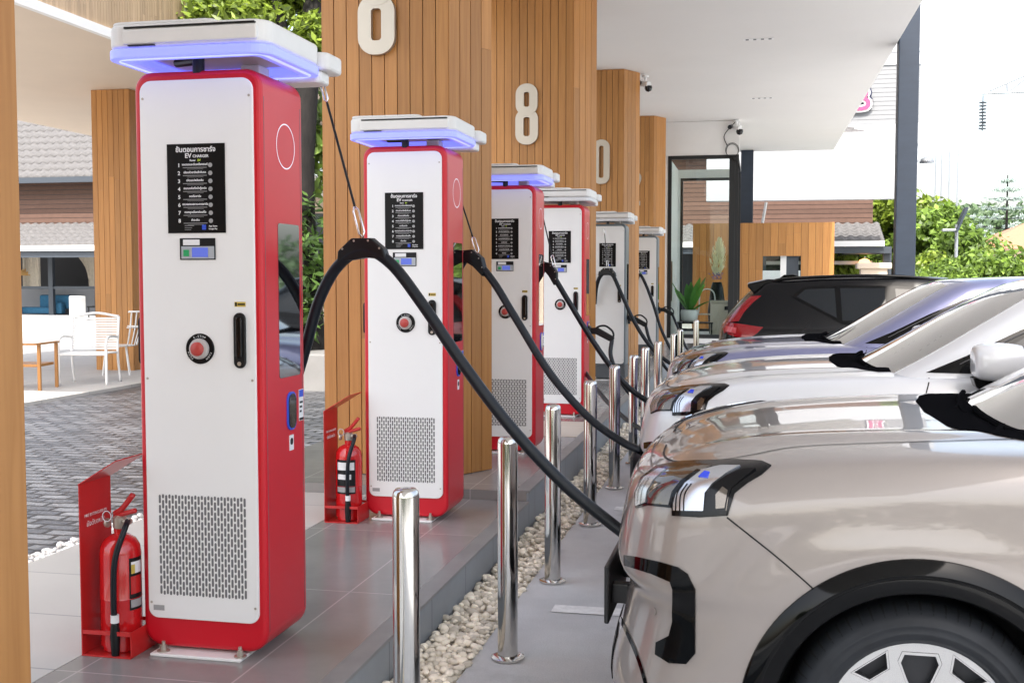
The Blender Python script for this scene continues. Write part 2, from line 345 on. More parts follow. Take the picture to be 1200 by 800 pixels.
# ------------------------------------------------------------------ ground
ZL, ZU, ZP, ZW = .17, .235, .09, .13      # lower platform, upper platform, setts, pale paving
XK, XG, XD, XT = -1.43, -1.15, -2.49, -3.55
def sheet(name, x0, x1, y0, y1, z, m, depth=0):
    b = MB()
    if depth: b.box(x0, x1, y0, y1, z-depth, z)
    else: b.add([(x0,y0,z),(x1,y0,z),(x1,y1,z),(x0,y1,z)], [(0,1,2,3)])
    return structure(b.build(name, m))
M['earth'] = mat('far_ground', (.30, .30, .27), .9, var=.2, vscale=.2)
sheet('ground', -700, 700, -300, 1500, -.06, M['earth'])
sheet('lane', XG, 40, -14, 60, 0, M['concrete'], .05)
sheet('gravel_bed', XK-.02, XG, -6, 26, -.03, M['gravel'])
sheet('platform', XD, XK, -14, 7.0, ZL, M['tile_dark'], .22)
sheet('platform', XT, XD-.002, -14, 7.0, ZL+.001, M['tile_light'], .2)
sheet('raised_platform', XT, XK, 7.002, 9.5, ZU, M['tile_dark'], .29)
sheet('raised_platform', XT, XK, 9.504, 10.5, ZU+.004, M['tile_sunlit'], .29)
sheet('raised_platform', XT, XK, 10.504, 30, ZU, M['tile_dark'], .29)
kb = MB(); kb.box(XK, XK+.018, -14, 7.0, -.05, ZL-.012); kb.box(XK, XK+.018, 7.004, 30, -.05, ZU-.012); kb.cur = 1
kb.box(XK-.07, XK+.021, -14, 6.996, ZL-.011, ZL+.004); kb.box(XK-.07, XK+.021, 7.004, 30, ZU-.011, ZU+.006)
M['kerb_edge'] = mat('kerb_edge_tile', (.22, .22, .215), .4, var=.15, vscale=4)
structure(kb.build('kerb', [M['kerb'], M['kerb_edge']], bevel=.004))
sheet('paved_road', -8.4, XT-.16, -14, 40, ZP, M['paver'], .12)
sheet('gravel_strip', XT-.162, XT-.002, -14, 14, ZP-.01, M['gravel_w'], .1)
sheet('pavement', -60, -8.4, -14, 90, ZW, M['pave_w'], .15)
sheet('bay_line', -.95, 3.9, 5.24, 5.36, .004, M['paint_w'])
sheet('bay_line', -.95, 3.9, 7.66, 7.78, .004, M['paint_w'])
sheet('bay_line', -.95, 3.9, 10.06, 10.18, .004, M['paint_w'])

# pebbles: low stones heaped in the channel
def pebbles(name, n, x0, x1, y0, y1, z0, rmin, rmax, m, bias=1.6, heap=.06):
    t = (1+5**.5)/2
    ico = np.array([(-1,t,0),(1,t,0),(-1,-t,0),(1,-t,0),(0,-1,t),(0,1,t),(0,-1,-t),(0,1,-t),(t,0,-1),(t,0,1),(-t,0,-1),(-t,0,1)], float); ico /= np.linalg.norm(ico[0])
    fc = np.array([(0,11,5),(0,5,1),(0,1,7),(0,7,10),(0,10,11),(1,5,9),(5,11,4),(11,10,2),(10,7,6),(7,1,8),(3,9,4),(3,4,2),(3,2,6),(3,6,8),(3,8,9),(4,9,5),(2,4,11),(6,2,10),(8,6,7),(9,8,1)])
    e = {}; vs = list(ico); nf = []
    def mid(a, b):
        k = (min(a, b), max(a, b))
        if k not in e: p = vs[a]+vs[b]; vs.append(p/np.linalg.norm(p)); e[k] = len(vs)-1
        return e[k]
    for a, b, c in fc:
        x, y, z = mid(a, b), mid(b, c), mid(c, a); nf += [(a,x,z),(b,y,x),(c,z,y),(x,y,z)]
    S = np.array(vs); nf = np.array(nf); nv = len(S)
    V = np.zeros((n, nv, 3)); 
    for i in range(n):
        r = rng.uniform(rmin, rmax); s = np.array([r*rng.uniform(.8, 1.3), r*rng.uniform(.7, 1.1), r*rng.uniform(.5, .8)])
        a, b = rng.uniform(0, 6.28), rng.normal(0, .35)
        Q = S*(1+rng.normal(0, .05, (nv, 1)))*s
        Q = Q@np.array([[1,0,0],[0,math.cos(b),-math.sin(b)],[0,math.sin(b),math.cos(b)]])@np.array([[math.cos(a),-math.sin(a),0],[math.sin(a),math.cos(a),0],[0,0,1]])
        y = y0+(y1-y0)*rng.random()**bias
        V[i] = Q+np.array([rng.uniform(x0, x1), y, z0+rng.random()*heap])
    F = (nf[None]+(np.arange(n)*nv)[:, None, None]).reshape(-1, 3)
    me = bpy.data.meshes.new(name); me.from_pydata(V.reshape(-1, 3), [], F.tolist()); o = link(name, me, m, smooth=True); tag(o, kind='stuff'); return o
pebbles('gravel', 8800, XK+.03, XG-.005, 2.2, 18, -.03, .009, .0245, M['gravel'], 1.8, .05)
pebbles('white_gravel', 5200, XT-.20, XT+.01, 3.2, 13.5, ZP-.005, .010, .021, M['gravel_w'], 1.4, .05)

# ------------------------------------------------------------------ canopy over the bays
HC = CAMZ+3.19; HS = CAMZ+2.94
XC0, XC1, YC1 = -3.6, 1.82, 29.6
cn = empty('canopy', (-1, 10, HC), label='wide white flat canopy with small downlights over the charging bays', cat='canopy')
def loc_build(mb, name, m, parent, **kw):
    """vertices given in world coordinates, stored relative to the parent"""
    p = parent.location
    q = parent.parent
    while q is not None: p = p+q.location; q = q.parent
    mb.v = [(v[0]-p.x, v[1]-p.y, v[2]-p.z) for v in mb.v]; return mb.build(name, m, parent, **kw)
b = MB(); b.box(XC0, XC1, -12, YC1, HC, HC+.05); loc_build(b, 'soffit', M['ceil'], cn)
b = MB(); b.box(XC0-.02, XC1+.02, -12.02, YC1+.02, HC+.052, HC+.75); loc_build(b, 'roof_slab', M['plaster'], cn)
for px, py in ((889, 46), (893, 115)):
    p = W(px, py, Z=HC); o = MB()
    o.box(p.x-.2, p.x+.2, p.y-.06, p.y+.06, HC-.004, HC-.001); f = loc_build(o, 'downlight', M['panel'], cn)
    for k in range(4):
        o = MB(); o.box(p.x-.17+k*.1, p.x-.13+k*.1, p.y-.04, p.y+.04, HC-.006, HC-.0045); loc_build(o, 'lamp_slot', M['slot'], f)

# ------------------------------------------------------------------ timber clad pillars
def clad_boards(mb, x0, x1, y0, y1, z0, z1, bw=.082, gap=.006, t=.02, sides='fblr', rs=1, sbw=None):
    """upright boards round a core, each board its own slab, some jointed part way up"""
    rr = random.Random(rs)
    def run(a0, a1, put, bw=bw, gap=gap):
        n = max(1, round((a1-a0)/bw)); st = (a1-a0)/n
        for i in range(n):
            c = [z0, z1]
            if rr.random() < .55: c = [z0, z0+(z1-z0)*rr.uniform(.2, .85), z1]
            for k in range(len(c)-1): put(a0+i*st+gap/2, a0+(i+1)*st-gap/2, c[k]+(.002 if k else 0), c[k+1])
    if 'f' in sides: run(x0, x1, lambda a, b, c, d: mb.box(a, b, y0, y0+t, c, d))
    if 'b' in sides: run(x0, x1, lambda a, b, c, d: mb.box(a, b, y1-t, y1, c, d))
    if 'l' in sides: run(y0+t+.002, y1-t-.002, lambda a, b, c, d: mb.box(x0, x0+t, a, b, c, d))
    if 'r' in sides: run(y0+t+.002, y1-t-.002, lambda a, b, c, d: mb.box(x1-t, x1, a, b, c, d), sbw or bw, .014 if sbw else gap)
def clad_edge(mb, p0, p1, z0, z1, bw, gap, t, rr, joints=.3):
    """boards along one edge of a pillar's plan, outer side to the right of p0 -> p1"""
    d = Vector((p1[0]-p0[0], p1[1]-p0[1], 0)); L = d.length; d.normalize(); o = Vector((d.y, -d.x, 0)); n = max(1, round(L/bw)); st = L/n
    for i in range(n):
        c = [z0, z1]
        if rr.random() < joints: c = [z0, z0+(z1-z0)*rr.uniform(.2, .85), z1]
        for k in range(len(c)-1):
            A = Vector((p0[0], p0[1], 0))+d*(i*st+gap/2); B = Vector((p0[0], p0[1], 0))+d*((i+1)*st-gap/2); a, z = c[k]+(.002 if k else 0), c[k+1]; q = [A, B, B-o*t, A-o*t]
            mb.add([(v.x, v.y, a) for v in q]+[(v.x, v.y, z) for v in q], [(0,3,2,1),(4,5,6,7),(0,1,5,4),(1,2,6,5),(2,3,7,6),(3,0,4,7)])
def pillar(xl, yf, z0, z1, label, rs, num=None, npos=None, nsize=.6):
    """timber pillar with a flat front and a canted corner towards the cars"""
    pl = [(xl, yf), (-2.04, yf), (-1.834, yf+.38), (-2.30, yf+.58), (xl, yf+.58)]
    t = empty('pillar', ((xl-1.834)/2, yf+.39, z0), label=label, cat='pillar', group='timber pillars along the charging row')
    mb = MB(); rr = random.Random(rs)
    for i in range(5): clad_edge(mb, pl[i], pl[(i+1) % 5], z0, z1, .108 if i in (1, 2) else .088, .006, .02, rr)
    loc_build(mb, 'cladding', M['wood'], t)
    mb = MB(); mb.prism([(xl+.024, yf+.024), (-2.056, yf+.024), (-1.868, yf+.378), (-2.306, yf+.556), (xl+.024, yf+.556)], z0, z1-.002, 'z'); loc_build(mb, 'core', M['wood_gap'], t)
    if num:
        me = digit(num, nsize); o = link('number', me, M['steel_br'], t, autos=35); o.location = (npos[0]-t.location.x, yf-.045-t.location.y, npos[1]-z0)
    return t
def sweep2d(path, wd, closed):
    """constant-width band along a 2D path"""
    n = len(path); L, Rr = [], []
    for i in range(n):
        a = path[(i-1) % n] if closed or i > 0 else path[i]; c = path[(i+1) % n] if closed or i < n-1 else path[i]
        d = Vector((c[0]-a[0], c[1]-a[1])).normalized(); nn = Vector((-d.y, d.x))*wd/2
        L.append((path[i][0]+nn.x, path[i][1]+nn.y)); Rr.append((path[i][0]-nn.x, path[i][1]-nn.y))
    return L, Rr
def digit(ch, h):
    """rounded metal digit, h tall, centred, 35 mm deep"""
    s = h; wd = .138*s; mb = MB(); r = .122*s
    def band(path, closed):
        L, Rr = sweep2d(path, wd, closed); n = len(path); d = .04
        vs = [(p[0], 0, p[1]) for p in L]+[(p[0], 0, p[1]) for p in Rr]+[(p[0], d, p[1]) for p in L]+[(p[0], d, p[1]) for p in Rr]
        fs = []
        for i in range(n if closed else n-1):
            j = (i+1) % n
            fs += [(i, j, n+j, n+i), (2*n+i, 3*n+i, 3*n+j, 2*n+j), (i, 2*n+i, 2*n+j, j), (n+i, n+j, 3*n+j, 3*n+i)]
        if not closed: fs += [(0, n, 3*n, 2*n), (n-1, 3*n-1, 4*n-1, 2*n-1)]
        mb.add(vs, fs)
    if ch == '0': band([(p[0], p[1]) for p in rrect(-r, r, -.431*s, .431*s, r*.9, 10)], True)
    if ch == '8':
        band(rrect(-r*.95, r*.95, .05*s, .431*s, r*.85, 10), True); mb.v = [(v[0], v[1]-.003, v[2]) for v in mb.v]; band(rrect(-r, r, -.431*s, .02*s, r*.85, 10), True)
    if ch == '2':
        pts = [(-r, .25*s)]+[(r*math.cos(a), .3*s+.131*s*math.sin(a)) for a in np.linspace(math.pi, -.5, 18)]+[(-r, -.431*s), (r+.04*s, -.431*s)]
        band(pts, False)
    me = bpy.data.meshes.new('number'); me.from_pydata(mb.v, [], mb.f)
    bm = bmesh.new(); bm.from_mesh(me); bmesh.ops.recalc_face_normals(bm, faces=bm.faces); bm.to_mesh(me); bm.free(); return me
XPR = -1.834
def fy(fwd, X): return (fwd+.2125*X)/.9772
pil = []
specs = [(2.17, 'near timber pillar at the left edge of the picture, bare of any number', None, None),
         (fy(7.65, -2.04), 'timber pillar whose metal numeral is cut off by the top of the picture', '8', (443, 6)),
         (fy(12.78, -2.04), 'timber pillar carrying the complete metal figure 8', '8', (618, 134.5)),
         (fy(17.5, -2.04), 'timber pillar carrying a half hidden metal 0, with a dome camera at its top', '0', (705, 190)),
         (fy(22.5, -2.04), 'farthest timber pillar of the row, beside the glass kiosk', '2', (744, 221))]
for i, (yf, lab, num, px) in enumerate(specs):
    q = W(*px, Y=yf) if px else None
    pil.append(pillar(-2.944-(.16 if i > 1 else 0), yf, ZL if i == 0 else ZU+.005, HC-.004, lab, 11+i, num, (q.x, q.z) if q else None, .68))

# ------------------------------------------------------------------ canopy across the setts with its pillar
t = empty('side_canopy', (-10.7, 17, HS), label='pale canopy with timber fascia across the paved road', cat='canopy')
b = MB(); b.box(-13.6, -7.8, 9.5, 27, HS, HS+.06); loc_build(b, 'soffit', M['cream'], t)
b = MB(); b.box(-13.55, -7.86, 9.52, 26.95, HS+.062, HS+.7); loc_build(b, 'roof_slab', M['plaster'], t)
b = MB(); clad_boards(b, -7.85, -7.80, 9.5, 27, HS+.10, HS+.86, bw=.06, sides='r', t=.03, rs=5); loc_build(b, 'fascia', M['wood_pale'], t)
b = MB(); b.box(-7.85, -7.775, 9.48, 27.02, HS-.012, HS+.098); loc_build(b, 'trim', M['plaster'], t)
p0, p1 = W(110, 430, Z=ZW), W(157, 434, Z=ZW)
t = empty('pillar', (p1.x-.4, p1.y+.4, ZW), label='timber pillar under the side canopy beyond the paved road, left of the first charger', cat='pillar')
b = MB(); clad_boards(b, p1.x-.66, p1.x, p1.y, p1.y+.8, ZW, HS-.004, bw=.10, rs=31); loc_build(b, 'cladding', M['wood'], t)
b = MB(); b.box(p1.x-.63, p1.x-.03, p1.y+.03, p1.y+.77, ZW, HS-.01); loc_build(b, 'core', M['wood_gap'], t)

# ------------------------------------------------------------------ dark posts
b = MB(); p = W(1060, 200, X=XC1+.14)
b.box(XC1+.023, XC1+.29, p.y-.13, p.y+.13, 0, 6.2); o = b.build('steel_post', M['slate'], bevel=.012)
tag(o, 'tall slate blue steel post at the outer edge of the white canopy', 'post')
b = MB(); q = W(868, 220, Y=29.2); b.box(q.x, q.x+.31, 29.1, 29.4, 0, HC-.01); o = b.build('steel_post', M['slate'], bevel=.01)
tag(o, 'dark steel post between the glass kiosk and the white fascia', 'post')

# ------------------------------------------------------------------ glass kiosk at the end of the row
YK = 23.6
a, c = W(783, 183, Y=YK), W(866, 183, Y=YK); zb = ZU+.004; x0, x1, zt = a.x, c.x, a.z
k = empty('glass_kiosk', ((x0+x1)/2, YK, zb), label='glass fronted shop kiosk with black frame at the end of the charging row', cat='kiosk')
D = 3.2
def frame(mb, x0, x1, y0, y1, z0, z1, f):
    mb.box(x0, x0+f, y0, y1, z0, z1); mb.box(x1-f, x1, y0, y1, z0, z1); mb.box(x0+f, x1-f, y0, y1, z1-f, z1); mb.box(x0+f, x1-f, y0, y1, z0, z0+f)
zs = W(800, 396, Y=YK).z
b = MB(); frame(b, x0, x1, YK, YK+.07, zs, zt, .075); b.box(x1-.19, x1-.076, YK+.002, YK+.072, zs+.076, zt-.076)
b.box(x1-.07, x1-.003, YK+.075, YK+D, zt-.07, zt); b.box(x1-.07, x1-.003, YK+D-.07, YK+D, zs, zt-.071); b.box(x1-.07, x1-.003, YK+.075, YK+D-.075, zs, zs+.06)
loc_build(b, 'front_frame', M['frame_blk'], k)
b = MB(); b.box(x0+.075, x1-.19, YK+.03, YK+.036, zs+.075, zt-.075); loc_build(b, 'front_pane', M['glass'], k)
b = MB(); b.box(x1-.035, x1-.03, YK+.08, YK+D-.07, zs+.06, zt-.07); loc_build(b, 'side_pane', M['glass'], k)
b = MB(); b.box(x0-.35, x1, YK+.01, YK+.25, zt+.002, HC-.006); loc_build(b, 'top_panel', M['plaster'], k)
b = MB(); b.box(x0-.35, x1-.01, YK+.01, YK+D, zb, zs-.002); loc_build(b, 'plinth', M['plaster'], k)
b = MB(); b.box(x0-.35, x0-.002, YK+.01, YK+D, zs, zt); loc_build(b, 'side_wall', M['plaster'], k)
bx = W(797, 300, Y=YK+D).x
b = MB(); b.box(x0, bx, YK+D-.1, YK+D, zs, zt); b.box(bx, x1-.075, YK+D-.1, YK+D, W(820, 209, Y=YK+D).z, zt); loc_build(b, 'back_wall', M['plaster'], k)
b = MB(); frame(b, bx+.002, x1-.078, YK+D-.09, YK+D-.02, zs, W(820, 209, Y=YK+D).z-.002, .06); loc_build(b, 'back_frame', M['frame_blk'], k)
b = MB(); b.box(x0+.02, x0+.04, YK+.5, YK+.9, zs+.75, zs+1.6); loc_build(b, 'picture_frame', M['frame_blk'], k)
# inside: table, pot plant, vase, chair, steel bin
def leaf_blade(mb, base, d, ln, wd, droop, n=6):
    base = Vector(base); d = Vector(d).normalized(); s = d.cross(Vector((0, 0, 1)));
    s = s.normalized() if s.length > .01 else Vector((1, 0, 0)); vs = []
    for i in range(n+1):
        t = i/n; c = base+d*ln*t+Vector((0, 0, -droop*t*t)); ww = wd*math.sin(math.pi*min(1, t*.92+.06))**.8
        vs += [c-s*ww, c+Vector((0, 0, -ww*.25)), c+s*ww]
    mb.add(vs, [(3*i+j, 3*i+j+1, 3*i+j+4, 3*i+j+3) for i in range(n) for j in (0, 1)])
pt = W(845, 377, Y=YK+1.2); tz = W(810, 377, Y=YK+.9).z
t = empty('table', (0, 0, 0), label='small dark glass table inside the kiosk window', cat='table')
p = W(808, 377, Y=YK+.8); b = MB(); b.box(p.x-.28, p.x+.5, YK+.6, YK+1.1, tz-.03, tz); b.build('tabletop', M['dark'], t)
for dx, dy in ((-.25, .63), (.46, .63), (-.25, 1.05), (.46, 1.05)):
    b = MB(); b.box(p.x+dx, p.x+dx+.03, YK+dy, YK+dy+.03, zs, tz-.031); b.build('leg', M['dark'], t)
p = W(808, 372, Y=YK+.85)
t = empty('potted_plant', (p.x, YK+.85, tz), label='broad leaved green plant in a round white pot in the kiosk window', cat='plant')
b = MB(); b.lathe([(.11, 0), (.17, .05), (.19, .2), (.18, .26), (.165, .26), (.16, .2), (0, .2)], 24); b.build('pot', M['white_metal'], t, smooth=True)
b = MB(); rr = random.Random(3)
for i in range(13):
    a = rr.uniform(0, 6.28); e = rr.uniform(.5, 1.35)
    leaf_blade(b, (.02*math.cos(a), .02*math.sin(a), .2), (math.cos(a)*math.cos(e), .6*math.sin(a)*math.cos(e), math.sin(e)), rr.uniform(.6, 1.05), .085, .15)
b.build('leaves', leaf_mat('plant_leaf', (.10, .30, .05), .3), t, smooth=True)
p = W(840, 355, Y=YK+1.9)
t = empty('flower_vase', (p.x, YK+1.9, zs), label='tall dark vase of cream pampas plumes and blue flowers in the kiosk', cat='vase')
b = MB(); b.lathe([(.16, 0), (.2, .5), (.14, 1.0), (.1, 1.15), (.09, 1.15), (.09, .9), (0, .9)], 20); b.build('vase', M['dark'], t, smooth=True)
b = MB(); rr = random.Random(8)
for i in range(420):
    a = rr.uniform(0, 6.28); h = rr.random(); r_ = .17*math.sin(math.pi*(.15+.85*h))*rr.random()**.5
    q = Vector((r_*math.cos(a)+.05*h, r_*math.sin(a), 1.3+.75*h)); leaf_blade(b, q, (math.cos(a)*.3, math.sin(a)*.3, 1), .14, .014, .02, 2)
b.build('plumes', M['leaf_p'], t)
b = MB()
for i in range(60):
    a = rr.uniform(0, 6.28); q = Vector((.16*math.cos(a)*rr.random(), .16*math.sin(a)*rr.random(), 1.2+.15*rr.random())); leaf_blade(b, q, (math.cos(a), math.sin(a), .6), .07, .02, .02, 2)
b.build('blossoms', M['blue'], t)
p = W(848, 385, Y=YK+1.0)
t = empty('steel_bin', (p.x, YK+1.0, zs), label='brushed steel box bin beside the flowers inside the kiosk', cat='bin')
zbn = W(848, 352, Y=YK+1.0).z
b = MB(); b.box(-.28, .28, -.22, .22, 0, zbn-zs-.05); b.build('body', M['steel_br'], t, bevel=.01)
b = MB(); b.box(-.29, .29, -.23, .23, zbn-zs-.048, zbn-zs); b.build('lid', M['steel_br'], t, bevel=.01)
b = MB(); b.box(.02, .16, -.228, -.222, zbn-zs-.2, zbn-zs-.12); b.build('label_plate', M['dark'], t)
p = W(828, 370, Y=YK+1.5)
t = empty('chair', (p.x, YK+1.5, zs), label='pale metal chair with curved back inside the kiosk', cat='chair')
b = MB(); b.tube(crom([(-.2, -.2, 0), (-.2, -.2, .45), (-.18, .2, .5), (-.15, .24, .9), (0, .25, 1.0), (.15, .24, .9), (.18, .2, .5), (.2, -.2, .45), (.2, -.2, 0)]), .014); b.build('frame', M['white_metal'], t, smooth=True)
b = MB(); b.box(-.2, .2, -.2, .2, .44, .46); b.build('seat', M['white_metal'], t)

# cameras on the canopy
def sec_camera(p, label, s=1.0, wall=0):
    t = empty('security_camera', p, 0, label, 'camera', 'security cameras under the canopy', s)
    b = MB(); b.lathe([(.05, 0), (.05, -.02), (.02, -.03), (.018, -.09)], 16); b.build('bracket', M['white_metal'], t, autos=40)
    b = MB(); b.tube([(-.05, .02, -.11), (.06, -.08, -.14)], .042, 14); b.build('housing', M['white_metal'], t, autos=40)
    b = MB(); b.lathe([(.0, -.24), (.04, -.225), (.055, -.19), (.05, -.155)], 16, (.05, -.05, 0)); b.build('dome', M['black'], t, smooth=True)
    b = MB(); b.tube([(-.08, -.02, -.10), (-.10, -.10, -.12)], .035, 12); b.build('lens', M['black'], t, autos=40)
y0 = specs[3][0]
sec_camera((XPR+.07, y0+.5, HC-.03), 'white dome camera at the top corner of the third numbered timber pillar', 1.1)
p = W(863, 155, Y=YK-.06); sec_camera((p.x, YK-.1, HC-.012), 'white twin lens camera above the glass kiosk corner', 1.3)
b = MB(); p = W(858, 177, Y=YK-.03)
for k in range(2): b.tube([(p.x+.12*math.cos(a)*(1+.1*k), YK-.04-.008*k, p.z+.14*math.sin(a)+.02*k) for a in np.linspace(0, 6.28, 22)], .007, 6)
b.tube(crom([(p.x, YK-.03, p.z-.15), (p.x+.14, YK-.03, p.z-.3), (p.x+.16, YK-.03, p.z-.8)]), .012, 6)
b.tube(crom([(p.x-.1, YK-.02, p.z+.1), (p.x-.16, YK-.03, p.z+.32), (p.x+.05, YK-.05, HC-.05)]), .01, 6)
tag(b.build('cable_coil', M['dark'], smooth=True), 'coil of black camera cable hanging above the kiosk corner', 'cable')

# ------------------------------------------------------------------ timber screen wall and white fascia beyond
YS = 28.2
a, c = W(812, 262, Y=YS), W(973, 262, Y=YS); wa, wc = W(894, 300, Y=YS), W(938, 345, Y=YS)
t = empty('timber_screen', ((a.x+c.x)/2, YS, 0), label='low timber clad screen wall with a square window, behind the black car', cat='wall')
b = MB(); clad_boards(b, a.x, wa.x, YS, YS+.3, 0, a.z, bw=.17, sides='f', rs=3); clad_boards(b, wc.x, c.x, YS, YS+.3, 0, a.z, bw=.17, sides='f', rs=4)
clad_boards(b, wa.x, wc.x, YS, YS+.3, wa.z, a.z, bw=.17, sides='f', rs=6); clad_boards(b, wa.x, wc.x, YS, YS+.3, 0, wc.z, bw=.17, sides='f', rs=7)
loc_build(b, 'cladding', M['wood'], t)
b = MB()
b.box(a.x+.02, wa.x, YS+.025, YS+.3, 0, a.z-.01); b.box(wc.x, c.x-.02, YS+.025, YS+.3, 0, a.z-.01); b.box(wa.x+.001, wc.x-.001, YS+.025, YS+.3, wa.z, a.z-.011); b.box(wa.x+.001, wc.x-.001, YS+.025, YS+.3, 0, wc.z)
loc_build(b, 'core', M['wood_gap'], t)
b = MB(); b.box(wa.x+.002, wc.x-.002, YS+.15, YS+.156, wc.z, wa.z); loc_build(b, 'window_pane', M['glass'], t)
b = MB(); b.box(wa.x+.42, wa.x+.56, YS+.1, YS+.2, wc.z, wa.z); b.cur = 1; b.box(wa.x+.561, wa.x+.85, YS+.1, YS+.2, wc.z, wa.z); loc_build(b, 'window_bar', [M['plaster'], M['bldg_dark']], t)
b = MB(); b.box(c.x-.018, c.x+.1, YS-.005, YS+.31, 0, a.z+.004); loc_build(b, 'edge_trim', M['wood'], t)
YF = 32.0
a, c = W(880, 158, Y=YF), W(1066, 233, Y=YF)
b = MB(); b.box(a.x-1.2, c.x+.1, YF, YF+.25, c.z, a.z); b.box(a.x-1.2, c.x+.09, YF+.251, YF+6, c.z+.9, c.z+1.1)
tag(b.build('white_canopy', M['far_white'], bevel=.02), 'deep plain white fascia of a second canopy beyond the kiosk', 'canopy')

# ------------------------------------------------------------------ tiled buildings at the back
def tile_roof(mb, x0, x1, ya, za, yb, zb, pitch=.32, rows=9, hip=0):
    """rolled roof tiles between an eave (ya, za) and a ridge (yb, zb)"""
    n = max(4, int((x1-x0)/pitch)*6); xs = np.linspace(x0, x1, n+1)
    sl = Vector((0, yb-ya, zb-za)); nn = Vector((0, -(zb-za), yb-ya)).normalized()
    for r_ in range(rows):
        vs = []
        for e, lift in ((r_/rows, .05), ((r_+1)/rows+.01, 0)):
            for x in xs:
                wv = .035*math.cos((x-x0)/pitch*2*math.pi); p = Vector((x0+(x-x0)*(1-hip*e), ya, za))+sl*e+nn*(lift+wv); vs.append(p)
        for x in xs: vs.append(Vector((x0+(x-x0)*(1-hip*r_/rows), ya, za))+sl*(r_/rows)+nn*(-.05))
        m_ = n+1; mb.add(vs, [(i, i+1, m_+i+1, m_+i) for i in range(n)]+[(2*m_+i, 2*m_+i+1, i+1, i) for i in range(n)])
def boards_h(mb, x0, x1, y, z0, z1, bh=.16, t=.03):
    n = max(1, round((z1-z0)/bh)); h = (z1-z0)/n
    for i in range(n): mb.box(x0, x1, y, y+t, z0+i*h+.008, z0+(i+1)*h-.008)
def back_building(name, label, Y, xa, xb, pe, pc, pl, pw, pb, rise=2.6, hip=0):
    """pe.. heights measured at one column: eave, cladding foot, lower eave, window head, base"""
    ze, zc, zl, zw, zb_ = [W(p[0], p[1], Y=Y).z for p in (pe, pc, pl, pw, pb)]
    t = empty(name, ((xa+xb)/2, Y, 0), label=label, cat='building')
    b = MB(); boards_h(b, xa, xb, Y-.03, zc-.3, ze+.1); loc_build(b, 'cladding', M['clad'], t)
    b = MB(); b.box(xa+.02, xb-.02, Y+.005, Y+9, zc-.25, ze+.2); loc_build(b, 'wall', M['bldg_dark'], t)
    b = MB(); tile_roof(b, xa-.3, xb+.3, Y-.7, ze, Y+3.2, ze+rise, hip=hip); loc_build(b, 'roof', M['tilerf'], t, smooth=True)
    b = MB(); b.box(xa-.3, xb+.3, Y-.82, Y-.7, ze-.2, ze-.01); loc_build(b, 'gutter', M['bldg_dark'], t)
    b = MB(); tile_roof(b, xa-.2, xb+.2, Y-1.9, zl, Y-.04, zc, rows=6); loc_build(b, 'lower_roof', M['tilerf'], t, smooth=True)
    b = MB(); b.box(xa-.2, xb+.2, Y-1.98, Y-1.91, zl-.2, zl-.02); loc_build(b, 'eave_board', M['plaster'], t)
    b = MB(); b.box(xa-.2, xb+.2, Y-1.85, Y-1.65, zl-.42, zl-.215); loc_build(b, 'beam', M['bldg_dark'], t)
    b = MB(); b.box(xa, xb, Y-.1, Y+.15, ZW, ZW+.12); loc_build(b, 'base', M['plaster'], t)
    b = MB(); b.box(xa, xb, Y+3.5, Y+3.6, ZW, zc-.3); b.box(xa, xb, Y+.2, Y+3.49, zc-.45, zc-.35); b.box(xa, xb, Y+.16, Y+3.49, ZW, ZW+.05); loc_build(b, 'room', M['room'], t)
    return t, zl-.45, Y
xa, xb = W(-40, 300, Y=36).x, W(150, 300, Y=36).x
t, zh, Y = back_building('tiled_building', 'long building with grey tiled roofs and brown boards, seen left of the first charger', 36, xa-2, xb+4, (60, 210), (60, 262), (60, 289), (60, 297), (60, 372))
zm = W(60, 337, Y=36).z
for px in (20, 60, 114, 160):
    x = W(px, 330, Y=36).x; b = MB(); b.box(x-.09, x+.09, Y-.05, Y+.1, ZW+.12, zh+.3); loc_build(b, 'post', M['bldg_dark'], t)
b = MB(); b.box(xa, xb+2, Y-.02, Y+.06, zm-.05, zm+.05); loc_build(b, 'rail', M['bldg_dark'], t)
b = MB(); b.box(xa, xb+2, Y+1.1, Y+1.16, ZW+.05, zm-.05); loc_build(b, 'low_wall', mat('grey_wall', (.25, .26, .28), .7), t)
def curtain(xs0, xs1, z0, z1, Y, parent, sweep=0):
    b = MB(); n = 24; vs = []
    for z in np.linspace(z1, z0, 10):
        f = (z1-z)/(z1-z0)
        for i in range(n+1):
            x = xs0+(xs1-xs0)*i/n; x = x+(xs1-x)*sweep*math.sin(f*math.pi/2)**1.0*(1-i/n)
            vs.append((x, Y+.05*math.sin(i*1.9), z))
    b.add(vs, [(r_*(n+1)+i, r_*(n+1)+i+1, (r_+1)*(n+1)+i+1, (r_+1)*(n+1)+i) for r_ in range(9) for i in range(n)])
    loc_build(b, 'curtain', M['curtain'], parent, smooth=True)
curtain(W(26, 300, Y=36.5).x, W(46, 300, Y=36.5).x, zm, zh+.3, 36.5, t)
curtain(W(86, 300, Y=36.5).x, W(112, 300, Y=36.5).x, zm, zh+.3, 36.5, t, .85)
p = W(50, 367, Y=35.5)
t = empty('sofa', (W(44, 367, Y=36.2).x, 36.2, ZW+.06), 0, 'dark blue sofa in the shaded terrace of the tiled building', 'sofa', None, .68)
b = MB(); b.box(-1.2, .9, -.1, .6, .15, .5); b.build('seat', M['sofa'], t, bevel=.08)
b = MB(); b.box(-.1, 1.7, .3, .62, .4, 1.15); b.build('backrest', M['sofa'], t, bevel=.1)
b = MB(); b.box(.92, 1.5, -.1, .29, .15, .75); b.build('armrest', M['sofa'], t, bevel=.08)
p = W(87, 373, Z=ZW+.02)
